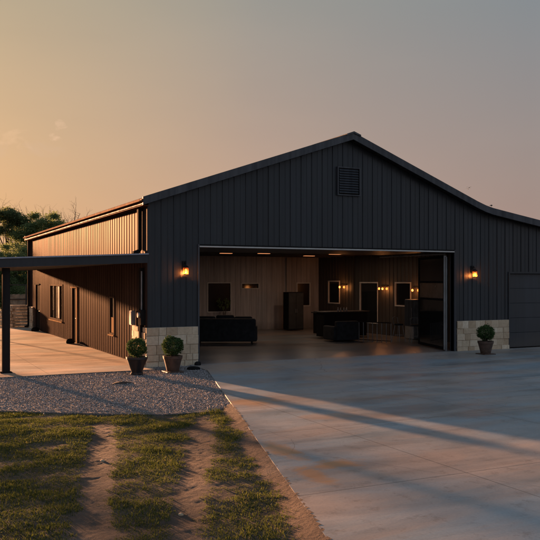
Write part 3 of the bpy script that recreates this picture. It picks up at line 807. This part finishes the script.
# ------------------------------------------------------------------ low things at the doors
def low(x, y, sx, sy, h, rz, label, seed):
    rnd = random.Random(seed); m = MB(); seg = 14
    prof = [(.9, 0), (1.0, .25), (.95, .6), (.7, .88), (.35, 1.0)]
    m.lathe([(r, z) for r, z in prof], (0, 0, 0), seg)
    m.v = [(v[0] * sx * (1 + .12 * math.sin(3 * math.atan2(v[1], v[0]) + seed)), v[1] * sy, v[2] * h) for v in m.v]
    o = m.build('door_stop', M['black'], smooth=True); o.location = (x, y, -.015 if x > 0 else 0.0); o.rotation_euler = (0, 0, rz)
    tag(o, label, 'door stop', 'low black weights beside the doorways')
low(1.50, -.28, .11, .08, .13, .2, 'small black weight on the gravel at the left jamb of the open bay', 1)
low(1.02, -1.15, .20, .11, .09, -.3, 'flat black weight on the gravel between brown pot and driveway', 2)
low(-.30, 9.85, .20, .14, .20, .4, 'round black weight on the porch slab at the middle doorway', 3)
low(-.28, 18.6, .20, .14, .20, .1, 'round black weight on the porch slab at the farthest doorway', 4)

# ------------------------------------------------------------------ inside the bay
def rbox(name, cx, cy, hx, hy, z0, z1, rz, mat, parent, bevel=.06, sub=True):
    m = MB(); m.obox((cx, cy, (z0 + z1) / 2), hx, hy, (z1 - z0) / 2, rz); o = m.build(name, mat, parent, smooth=True, bevel=bevel); o.modifiers['bevel'].segments = 4; return o
s = empty('sofa', (5.5, 7.0, 0), -.46)
tag(s, 'long black upholstered sofa seen from behind, left side of the shop floor', 'sofa')
RZ = -.46
def loc(dx, dy): 
    c, sn = math.cos(RZ), math.sin(RZ); return 5.55 + dx * c - dy * sn, 7.1 + dx * sn + dy * c
x_, y_ = loc(0, 0); rbox('seat', x_, y_, 1.18, .45, .12, .48, RZ, M['fabric'], s)
x_, y_ = loc(0, -.42); rbox('backrest', x_, y_, 1.28, .14, .10, 1.05, RZ, M['fabric'], s, .08)
for sx in (-1.2, 1.2):
    x_, y_ = loc(sx, .03); rbox('armrest', x_, y_, .13, .5, .10, .74, RZ, M['fabric'], s)
for sx, hh in ((-.78, 1.14), (0, 1.19), (.75, 1.13)):
    x_, y_ = loc(sx, -.16); rbox('cushion', x_, y_, .38, .12, .50, hh, RZ, M['fabric'], s, .09)
for sx in (-1.1, 1.1):
    for sy in (-.4, .4):
        x_, y_ = loc(sx, sy); rbox('leg', x_, y_, .03, .03, 0, .12, RZ, M['black'], s, .005)

c = empty('tall_cabinet', (12.2, 13.2, 0)); tag(c, 'tall black cabinet standing against the back wall by the dark window', 'cabinet')
m = MB(); m.box(11.55, 12.45, 12.9, 13.5, .05, 2.02); m.build('carcass', M['black'], c, bevel=.015)
for k in range(2):
    m = MB(); m.box(11.57 + k * .44, 11.99 + k * .44, 12.875, 12.899, .1, 1.97); d_ = m.build('cabinet_door', M['darkroom'], c, bevel=.006)
    m = MB(); m.tube([(11.95 + k * .08, 12.86, .95), (11.95 + k * .08, 12.86, 1.15)], .008, 6); m.build('handle', M['steel'], d_)
c = empty('bar_counter', (12.2, 10.6, 0)); tag(c, 'long low black counter between the tall cabinet and the armchair', 'counter')
m = MB(); m.box(11.9, 13.6, 10.2, 10.9, 0, 1.0); m.build('base', M['black'], c, bevel=.01)
m = MB(); m.box(11.82, 13.68, 10.12, 10.98, 1.001, 1.06); m.build('countertop', M['darkroom'], c, bevel=.01)
# black armchair close to the opening
c = empty('armchair', (10.55, 6.0, 0)); tag(c, 'black boxy armchair in front of the counter with small bottles', 'armchair')
rbox('seat', 10.55, 6.0, .5, .42, .08, .45, 0, M['fabric'], c); rbox('backrest', 10.55, 5.6, .55, .12, .06, .88, 0, M['fabric'], c)
for sx in (-.52, .52): rbox('armrest', 10.55 + sx, 6.05, .12, .48, .06, .66, 0, M['fabric'], c)
c = empty('kitchen_island', (11.3, 8.2, 0)); tag(c, 'dark waist-high island cabinet with bottles on its top behind the armchair', 'island')
m = MB(); m.box(10.6, 12.9, 7.6, 8.3, .06, 1.15); m.build('base', M['black'], c, bevel=.01)
m = MB(); m.box(10.5, 13.0, 7.5, 8.4, 1.151, 1.21); m.build('countertop', M['darkroom'], c, bevel=.01)
for k, lb in enumerate(('leftmost small bottle on the dark island top', 'second small bottle from the left on the dark island top', 'third small bottle from the left on the dark island top', 'rightmost small bottle on the dark island top')):
    m = MB(); m.lathe([(.035, 0), (.035, .10), (.012, .14), (.012, .18)], (11.35 + k * .16, 7.62 + .03 * (k % 2), 1.211), 12)
    tag(m.build('bottle', M['steel'], smooth=True), lb, 'bottle', 'bottles on the island')
# slatted railing
c = empty('slatted_railing', (11.5, 5.0, 0)); tag(c, 'low metal railing with upright bars below the tall window', 'railing')
p0 = Vector((11.05, 5.75, 0)); p1 = Vector((11.80, 4.1, 0))
m = MB(); m.tube([p0 + Vector((0, 0, .84)), p1 + Vector((0, 0, .84))], .02); m.build('top_rail', M['black'], c)
m = MB(); m.tube([p0 + Vector((0, 0, .08)), p1 + Vector((0, 0, .08))], .015); m.build('bottom_rail', M['black'], c)
for k in range(9):
    p = p0.lerp(p1, k / 8); m = MB(); m.box(p.x - .012, p.x + .012, p.y - .012, p.y + .012, 0.0, .82); m.build('baluster', M['steel'], c)
def stool(x, y, rz, label):
    c = empty('bar_stool', (x, y, 0), rz); tag(c, label, 'bar stool', 'bar stools by the folded door')
    M3 = Matrix.Rotation(rz, 3, 'Z')
    P = lambda a, b, z: tuple(Vector((x, y, 0)) + M3 @ Vector((a, b, z)))
    m = MB(); m.lathe([(.16, .70), (.19, .72), (.19, .76), (.16, .78)], (x, y, 0), 20); m.build('seat', M['fabric'], c, smooth=True)
    for a, b in ((-1, -1), (1, -1), (1, 1), (-1, 1)):
        m = MB(); m.tube([P(a * .11, b * .11, .71), P(a * .21, b * .21, 0)], .013, 6); m.build('leg', M['steel'], c)
    m = MB(); m.tube([P(.18 * math.cos(t * .5236), .18 * math.sin(t * .5236), .28) for t in range(13)], .009, 5); m.build('footrest', M['steel'], c)
    m = MB(); m.tube([P(-.15, .14, .74), P(-.17, .2, 1.02), P(0, .23, 1.06), P(.17, .2, 1.02), P(.15, .14, .74)], .012, 6); m.build('backrest', M['steel'], c)
stool(12.55, 4.6, .3, 'bar stool with round black seat beside the slatted railing')
stool(12.75, 3.7, -.4, 'bar stool with round black seat closest to the folded door leaf')
# pale cabinet panel by the last sconce
c = empty('refrigerator', (14.1, 5.5, 0)); tag(c, 'narrow grey upright fridge against the wall under the nearest sconce', 'refrigerator')
m = MB(); m.box(13.75, 14.36, 5.15, 5.8, .02, 1.78); m.build('cabinet', M['steel'], c, bevel=.02)
m = MB(); m.box(13.72, 13.748, 5.16, 5.79, .6, 1.76); f_ = m.build('door', M['trim'], c, bevel=.01)
m = MB(); m.tube([(13.69, 5.22, .9), (13.69, 5.22, 1.4)], .01, 6); m.build('handle', M['steel'], f_)
# plant silhouette on the window shelf at the back
c = empty('potted_plant', (8.55, 14.3, 0)); tag(c, 'leggy houseplant in a pot in front of the back wall window', 'houseplant')
m = MB(); m.lathe([(.12, 0), (.17, .3), (.18, .32), (.15, .32)], (8.55, 14.3, 0), 16); m.build('pot', M['pot_black'], c)
m = MB(); P = []
for k in range(14):
    a = k * 2.4; r = .15 + .3 * ((k * 7) % 5) / 5; h = 1.2 + .5 * ((k * 3) % 7) / 7
    pts = [(8.55, 14.3, .3), (8.55 + .3 * r * math.cos(a), 14.3 + .3 * r * math.sin(a) * .6, h * .7), (8.55 + r * math.cos(a), 14.3 + r * .6 * math.sin(a), h)]
    m.tube(pts, [.008, .006, .003], 5); P += [np.array(pts[2]) + RNG.normal(0, .05, 3) for _ in range(16)]
m.build('stem', M['bark'], c); V, F = leaves(0, np.array(P), .06); np_mesh('foliage', V, F, M['leaf'], c)

# ------------------------------------------------------------------ behind the porch: stone wall, fence
c = empty('garden_wall', (-.6, 22.6, 0)); tag(c, 'low curved rough stone wall behind the far end of the porch', 'stone wall')
rnd = random.Random(9); m = MB()
for r_ in range(8):
    z = -.1 + r_ * .17; a = 0
    while a < 2.3:
        w = rnd.uniform(.2, .45); t = a + w / 2; x = -.02 - t * .75 if t < 1.1 else -.845 - (t - 1.1) * .35; yy = 22.25 + (.05 * t if t < 1.1 else (t - 1.1) * .8)
        zt = 1.33 if t < 1.3 else 1.33 - (t - 1.3) * .5
        if z < zt: m.obox((x, yy, z + .08), w / 2 - .008, .16 + rnd.uniform(-.02, .02), .078, 0 if t < 1.1 else -1.1, rnd.random())
        a += w
m.build('stonework', M['stone'], c, bevel=.02, tone=True)
fe = empty('board_fence', (4, 29, 0)); tag(fe, 'weathered board fence with dark posts beyond the porch', 'fence')
m = MB(); x = -.40
while x < 9: h = 1.75 + random.uniform(-.02, .02); m.box(x, x + .135, 29.0, 29.02, -.12, h); x += .14
m.build('board_panel', M['fence'], fe)
for k in range(8):
    m = MB(); x = -.36 + k * 1.2; m.box(x - .04, x + .04, 28.88, 28.96, -.13, 2.38); m.build('post', M['fencepost'], fe)
for z in (.5, 1.4, 2.32):
    m = MB(); m.box(-.4, 9.0, 28.962, 28.998, z, z + .06); m.build('rail', M['fencepost'], fe)

# ------------------------------------------------------------------ trees
def branch(m, p, d, ln, r, depth, rnd, ends, gnarl=.25, kids=(2, 4), up=.15):
    pts = [Vector(p)]; rad = [r]; n = 4; dd = Vector(d).normalized()
    for i in range(n):
        dd = (dd + Vector((rnd.gauss(0, gnarl), rnd.gauss(0, gnarl), rnd.gauss(0, gnarl) + up * .3))).normalized()
        pts.append(pts[-1] + dd * ln / n); rad.append(r * (1 - .5 * (i + 1) / n))
    m.tube(pts, rad, 6 if r > .03 else 4, cap=False)
    if depth == 0: ends.append((pts[-1].copy(), dd.copy())); ends.append((pts[2].copy(), dd.copy())); return
    for k in range(rnd.randint(*kids)):
        i = rnd.choice([2, 3, 4, 4]); q = Vector((rnd.gauss(0, 1), rnd.gauss(0, 1), rnd.gauss(.25, .6))).normalized()
        branch(m, pts[i], dd * .55 + q * .8, ln * rnd.uniform(.55, .78), rad[i] * .66, depth - 1, rnd, ends, gnarl, kids, up)
def tree_mesh(name, h, blobs, nclump, nleaf, leaf, seed, mat, trunk=.2, label=None, cl=.55):
    """blobs: (x, y, z, rx, rz) ellipsoids the crown fills"""
    rnd = random.Random(seed); e = empty(name, (0, 0, 0)); m = MB()
    top = Vector((0, 0, h * .55)); pts = [Vector((0, 0, -.15))]
    for i in range(1, 6): pts.append(Vector((rnd.gauss(0, .12), rnd.gauss(0, .12), h * .55 * i / 5)))
    m.tube(pts, [trunk * (1.25 - .13 * i) for i in range(6)], 8)
    cl_c = []
    wts = [b[3] ** 2 * b[4] for b in blobs]
    for k in range(nclump):
        b = rnd.choices(blobs, wts)[0]; v = Vector((rnd.gauss(0, 1), rnd.gauss(0, 1), rnd.gauss(0, 1))).normalized() * (rnd.random() ** .4)
        cl_c.append(Vector((b[0] + v.x * b[3], b[1] + v.y * b[3], b[2] + v.z * b[4])))
    for c_ in cl_c[::2]:
        s_ = pts[rnd.randint(2, 5)]; mid = s_.lerp(c_, .5) + Vector((rnd.gauss(0, .15), rnd.gauss(0, .15), rnd.gauss(-.1, .15)))
        m.tube([s_, mid, c_], [trunk * .3, trunk * .16, .015], 5, cap=False)
    m.build('trunk', M['bark'], e)
    per = nleaf // nclump; P = []
    for c_ in cl_c:
        r_ = cl * rnd.uniform(.5, 1.2); v = RNG.normal(size=(int(per * rnd.uniform(.5, 1.5)), 3)) * np.array([r_, r_, r_ * .6]) * .62
        P.append(v + np.array(c_))
    V, F = leaves(0, np.concatenate(P), leaf); np_mesh('crown', V, F, mat, e)
    return e
def copy_tree(src, pos, rz, sc, label, group):
    o = src.copy(); COL.objects.link(o); o.location = pos; o.rotation_euler = (0, 0, rz); o.scale = (sc, sc, sc)
    for ch in src.children:
        c_ = ch.copy(); COL.objects.link(c_); c_.parent = o
    tag(o, label, 'tree', group); return o
GT = 'trees behind the far end of the barn'
t1 = tree_mesh('pine_tree', 8.8, [(0, 0, 8.0, 1.45, .75), (-.3, .2, 6.9, .9, .5), (1.1, 0, 7.4, .6, .3)], 34, 15000, .075, 11, M['leaf_pine'], .17, cl=.42)
t1.location = (1.9, 45.3, 0); tag(t1, 'tall tree with a rounded dark tufted crown standing above its neighbours', 'tree', GT)
t2 = tree_mesh('oak_tree', 8.4, [(0, 0, 7.2, 1.9, 1.2), (-1.2, 0, 6.4, 1.5, 1.1), (1.2, 0, 6.3, 1.6, 1.3), (0, 0, 5.0, 2.6, 1.6)], 110, 42000, .08, 12, M['leaf'], .26)
t2.location = (4.75, 44.2, 0); tag(t2, 'dense dark oak partly hidden by the barn eave', 'tree', GT)
t3 = tree_mesh('oak_tree', 7.2, [(0, 0, 5.6, 2.2, 1.4), (-1.8, 0, 4.4, 2.0, 1.5), (1.7, .3, 4.6, 1.9, 1.5), (0, 0, 2.6, 3.2, 1.9)], 150, 52000, .085, 13, M['leaf'], .28, cl=.65)
t3.location = (2.6, 41.2, 0); t3.scale = (.84, .84, .84); tag(t3, 'broad bushy green tree in front of the tufted tall tree', 'tree', GT)
copy_tree(t3, (-1.6, 43.5, 0), 2.1, .80, 'broad green tree left of the tufted tall tree, over the porch roof', GT)
copy_tree(t3, (.6, 38.4, -.1), 4.0, .72, 'smaller green tree seen between porch post and barn corner', GT)
copy_tree(t3, (7.5, 42.0, 0), 1.0, .82, 'green tree hidden behind the barn side, right of the eave oak', GT)
copy_tree(t2, (-3.3, 47.5, 0), 1.2, .86, 'dense oak farther back at the left edge of the view', GT)
SG = 'unseen trees added to shade the foreground'
t4 = tree_mesh('shade_tree', 5.9, [(0, 0, 5.25, .8, .35), (.5, .3, 5.1, .4, .2)], 22, 3200, .07, 17, M['leaf'], .12, cl=.5)  # unseen trees added, thin crowns shaped to dapple lawn and driveway
t4.location = (-13.3, 45, -.1); tag(t4, 'small unseen tree added to shade the driveway, crown kept flat', 'tree', SG)
copy_tree(t4, (-17.2, 47, -.1), 2.0, .95, 'slightly smaller unseen tree added to shade the lawn', SG)
def bare_tree(seed, h, pos, label):
    rnd = random.Random(seed); e = empty('bare_tree', (0, 0, 0)); m = MB(); ends = []
    branch(m, (0, 0, -.15), (0.05, 0, 1), h * .55, .11, 0, rnd, ends, .06)
    m2 = MB(); ends2 = []
    for k in range(7): branch(m2, (rnd.gauss(0, .1), 0, h * rnd.uniform(.4, .7)), (rnd.gauss(0, .8), rnd.gauss(0, .5), 1.0), h * .27, .11, 3, rnd, ends2, .16, (2, 4))
    m.build('trunk', M['deadwood'], e); m2.build('branches', M['deadwood'], e); e.location = pos
    tag(e, label, 'bare tree', 'leafless trees behind the barn'); return e
bare_tree(4, 9.4, (3.9, 46.5, 0), 'leafless tree with thin branches above the left of the eave')
bare_tree(9, 8.8, (6.4, 45.0, 0), 'leafless tree whose twigs just clear the sloping eave')
# far tree line, low on the horizon
k = 0
for i in range(46):
    a = R(-75 + i * 3.1 + random.uniform(-1, 1)); d = random.uniform(230, 290)
    copy_tree(t2 if i % 3 else t3, (-7 + d * math.sin(a), -22 + d * math.cos(a), -.3), random.uniform(0, 6), random.uniform(1.2, 1.6), 'distant green tree in the low tree line on the horizon', 'distant trees on the horizon')

for k, (x, y, r_, lb) in enumerate(((-4.2, -11.3, .035, 'pale stone lying on the wheel track nearest the gravel'), (-4.05, -14.3, .035, 'pale stone lying between the two wheel tracks near the viewer'), (-5.9, -12.0, .03, 'pale stone in the grass at the far left of the lawn'))):
    m = MB(); ball(m, (0, 0, 0), r_, 9, 6, .7); m.v = [(v[0] * (1 + .3 * noise.noise(Vector(v) * 30)), v[1] * 1.3, v[2]) for v in m.v]
    o = m.build('rock', M['stone'], smooth=False); o.location = (x, y, soil_h(x, y) - r_ * .1); tag(o, lb, 'stone')

# birds
def bird(x, y, z, rz, sc, label, perched=False):
    m = MB(); m.tube([(-.09, 0, 0), (-.05, 0, .003), (.0, 0, .006), (.05, 0, .01), (.075, 0, .012), (.1, 0, .008)], [.004, .02, .028, .022, .016, .003], 8)
    if perched: w = [((.03, s_ * .02, .015), (-.10, s_ * .018, .0), (-.06, s_ * .03, -.012)) for s_ in (-1, 1)]
    else: w = [((.03, s_ * .015, .012), (.02, s_ * .13, .06), (-.01, s_ * .24, .03)) for s_ in (-1, 1)]
    for a_, b_, c_ in w:
        a_, b_, c_ = Vector(a_), Vector(b_), Vector(c_); o_ = Vector((-.05, 0, -.003)) if not perched else Vector((-.02, 0, -.01))
        up = Vector((0, 0, .004)); m.poly([a_, b_, c_, b_ + o_, a_ + o_, a_ + up, b_ + up, b_ + o_ + up, a_ + o_ + up], [(0, 1, 3, 4), (1, 2, 3), (5, 8, 7, 6), (6, 7, 2)])
    m.poly([(-.08, -.012, 0), (-.08, .012, 0), (-.15, .03, -.003), (-.15, -.03, -.003), (-.08, 0, .006)], [(0, 1, 2, 3), (0, 4, 1), (1, 4, 2), (0, 3, 4)])
    if perched: m.tube([(.0, -.01, -.02), (.0, -.01, -.06)], .003, 4); m.tube([(.0, .01, -.02), (.0, .01, -.06)], .003, 4)
    o = m.build('bird', M['birdm'], smooth=True); o.location = (x, y, z); o.rotation_euler = (0, 0, rz); o.scale = (sc,) * 3
    tag(o, label, 'bird')
bird(33.3, 24.2, 9.85, .6, 1.1, 'flying dark bird with raised wings, left one of the pair above the right slope')
bird(34.4, 25.6, 9.95, .9, 1.1, 'flying dark bird with raised wings, right one of the pair above the right slope')
bird(13.35, -.2, 5.45, .4, 1.0, 'small dark bird perched on the roof where the slope flattens', True)

# ------------------------------------------------------------------ sky, sun
w = bpy.data.worlds.new('World'); S.world = w; w.use_nodes = True
nt = w.node_tree; N = nt.nodes; LK = nt.links; bg = N['Background']
sky = N.new('ShaderNodeTexSky'); sky.sky_type = 'NISHITA'; sky.sun_disc = False
sky.sun_elevation = R(SUN_EL); sky.sun_rotation = R(-SUN_AZ); sky.dust_density = 4; sky.air_density = 1.5; sky.ozone_density = 2
tc = N.new('ShaderNodeTexCoord'); sep = N.new('ShaderNodeSeparateXYZ'); LK.new(tc.outputs['Generated'], sep.inputs[0])
def wm(op, a, b=0.0, c=None, clamp=False):
    m = N.new('ShaderNodeMath'); m.operation = op; m.use_clamp = clamp
    for i, v in enumerate((a, b) if c is None else (a, b, c)):
        if isinstance(v, bpy.types.NodeSocket): LK.new(v, m.inputs[i])
        else: m.inputs[i].default_value = v
    return m.outputs[0]
def wramp(f, stops, interp='EASE'):
    r = N.new('ShaderNodeValToRGB'); LK.new(f, r.inputs[0]); r.color_ramp.interpolation = interp; e = r.color_ramp.elements
    while len(e) < len(stops): e.new(.5)
    for i, (p, c) in enumerate(stops): e[i].position = p; e[i].color = (*[q * 1.0 for q in c], 1)
    return r.outputs[0]
def wmix(f, a, b, mode='MIX'):
    m = N.new('ShaderNodeMix'); m.data_type = 'RGBA'; m.blend_type = mode
    for i, v in ((0, f), (6, a), (7, b)):
        if isinstance(v, bpy.types.NodeSocket): LK.new(v, m.inputs[i])
        else: m.inputs[i].default_value = (tuple(v) + (1,)) if isinstance(v, tuple) else v
    return m.outputs[2]
hl = wm('SQRT', wm('ADD', wm('MULTIPLY', sep.outputs[0], sep.outputs[0]), wm('ADD', wm('MULTIPLY', sep.outputs[1], sep.outputs[1]), 1e-6)))
sx, sy = -math.sin(R(SUN_AZ)), math.cos(R(SUN_AZ))
ca = wm('DIVIDE', wm('ADD', wm('MULTIPLY', sep.outputs[0], sx), wm('MULTIPLY', sep.outputs[1], sy)), hl)
fa = wm('ADD', wm('MULTIPLY', ca, .5), .5)            # 1 towards the sun, 0 opposite
el = wm('MAXIMUM', sep.outputs[2], 0.0)
hor = wramp(fa, [(0, (.38, .37, .42)), (.65, (.36, .30, .29)), (.777, (.365, .238, .20)), (.85, (.43, .268, .222)), (.90, (.51, .302, .226)), (.976, (.63, .365, .20)), (1, (.66, .38, .17))], 'LINEAR')
mid = wramp(fa, [(0, (.27, .35, .46)), (.65, (.22, .265, .32)), (.777, (.20, .228, .245)), (.90, (.262, .258, .234)), (.976, (.37, .312, .215)), (1, (.39, .325, .21))], 'LINEAR')
zen = (.19, .26, .355)
fe1 = wm('SMOOTH_MIN', wm('DIVIDE', el, .36), 1.0, .15)
col = wmix(fe1, hor, mid)
fe2 = wm('DIVIDE', wm('SUBTRACT', el, .34), .6, None, True)
col = wmix(fe2, col, zen)
# soft high haze streaks and a small wisp of cloud low in the west
mp = N.new('ShaderNodeMapping'); mp.inputs['Scale'].default_value = (1, 1, 3.2); LK.new(tc.outputs['Generated'], mp.inputs[0])
nn = N.new('ShaderNodeTexNoise'); LK.new(mp.outputs[0], nn.inputs['Vector']); nn.inputs['Scale'].default_value = 2.2; nn.inputs['Detail'].default_value = 5; nn.inputs['Roughness'].default_value = .5
col = wmix(.35, col, wramp(nn.outputs['Fac'], [(.3, (.88, .89, .92)), (.7, (1.1, 1.08, 1.05))]), 'MULTIPLY')
def cloud_at(col, az, elv, ra, re, sc, thr, colr, amt):
    d0 = Vector((math.sin(az) * math.cos(elv), math.cos(az) * math.cos(elv), math.sin(elv)))
    right = Vector((math.cos(az), -math.sin(az), 0)); up = right.cross(d0)
    def dot(v):
        m = N.new('ShaderNodeVectorMath'); m.operation = 'DOT_PRODUCT'; LK.new(tc.outputs['Generated'], m.inputs[0]); m.inputs[1].default_value = tuple(v); return m.outputs['Value']
    a = wm('DIVIDE', dot(right), ra); b = wm('DIVIDE', dot(up), re); f = dot(d0)
    r2 = wm('ADD', wm('MULTIPLY', a, a), wm('MULTIPLY', b, b))
    m2 = N.new('ShaderNodeMapping'); m2.inputs['Scale'].default_value = (1, 1, 1.6); LK.new(tc.outputs['Generated'], m2.inputs[0])
    q = N.new('ShaderNodeTexNoise'); LK.new(m2.outputs[0], q.inputs['Vector']); q.inputs['Scale'].default_value = sc; q.inputs['Detail'].default_value = 6; q.inputs['Roughness'].default_value = .6; q.inputs['Distortion'].default_value = .4
    k = wm('SUBTRACT', q.outputs['Fac'], wm('ADD', wm('MULTIPLY', r2, .22), thr)); k = wm('MULTIPLY', k, amt * 7, None, True)
    k = wm('MULTIPLY', k, wm('GREATER_THAN', f, 0.0)); k = wm('MINIMUM', k, amt)
    return wmix(k, col, colr)
def pxdir(px, py):
    v = (px - 270) / 770; az = math.atan2(.442 + .897 * v, .897 - .442 * v); return az, math.atan((281 - py) / 770 / math.sqrt(1 + v * v))
az, e_ = pxdir(62, 131); col = cloud_at(col, az, e_, .03, .016, 34, .47, (.80, .52, .36), .34)
az, e_ = pxdir(5, 136); col = cloud_at(col, az, e_, .06, .02, 22, .47, (.78, .50, .32), .28)
az, e_ = pxdir(38, 152); col = cloud_at(col, az, e_, .10, .02, 12, .45, (.50, .36, .28), .3)
# the physical sky as the base, the dusk haze over it
bg2 = N.new('ShaderNodeBackground'); LK.new(col, bg2.inputs[0]); bg2.inputs[1].default_value = K * 1.08
LK.new(sky.outputs[0], bg.inputs[0]); bg.inputs[1].default_value = .05 * .08
ad = N.new('ShaderNodeAddShader'); LK.new(bg.outputs[0], ad.inputs[0]); LK.new(bg2.outputs[0], ad.inputs[1]); LK.new(ad.outputs[0], N['World Output'].inputs[0])

sl_ = bpy.data.lights.new('sun', 'SUN'); sl_.energy = 5; sl_.color = (1, .475, .225); sl_.angle = R(1.4)
so_ = bpy.data.objects.new('sun', sl_); COL.objects.link(so_); so_.rotation_euler = (-sun_dir).to_track_quat('-Z', 'Y').to_euler()

# ------------------------------------------------------------------ camera
cam = bpy.data.cameras.new('camera'); co = bpy.data.objects.new('camera', cam); COL.objects.link(co); S.camera = co
co.location = (-7.01, -22.6, 2.6); co.rotation_euler = (R(90), 0, -math.atan2(.442, .897))
cam.lens = 770 / 540 * 36; cam.sensor_width = 36; cam.shift_y = 11 / 540; cam.clip_end = 5000; cam.clip_start = .1
S.view_settings.view_transform = 'Standard'; S.view_settings.look = 'None'; S.view_settings.gamma = 1; S.view_settings.exposure = EXPO
S.view_settings.use_curve_mapping = False
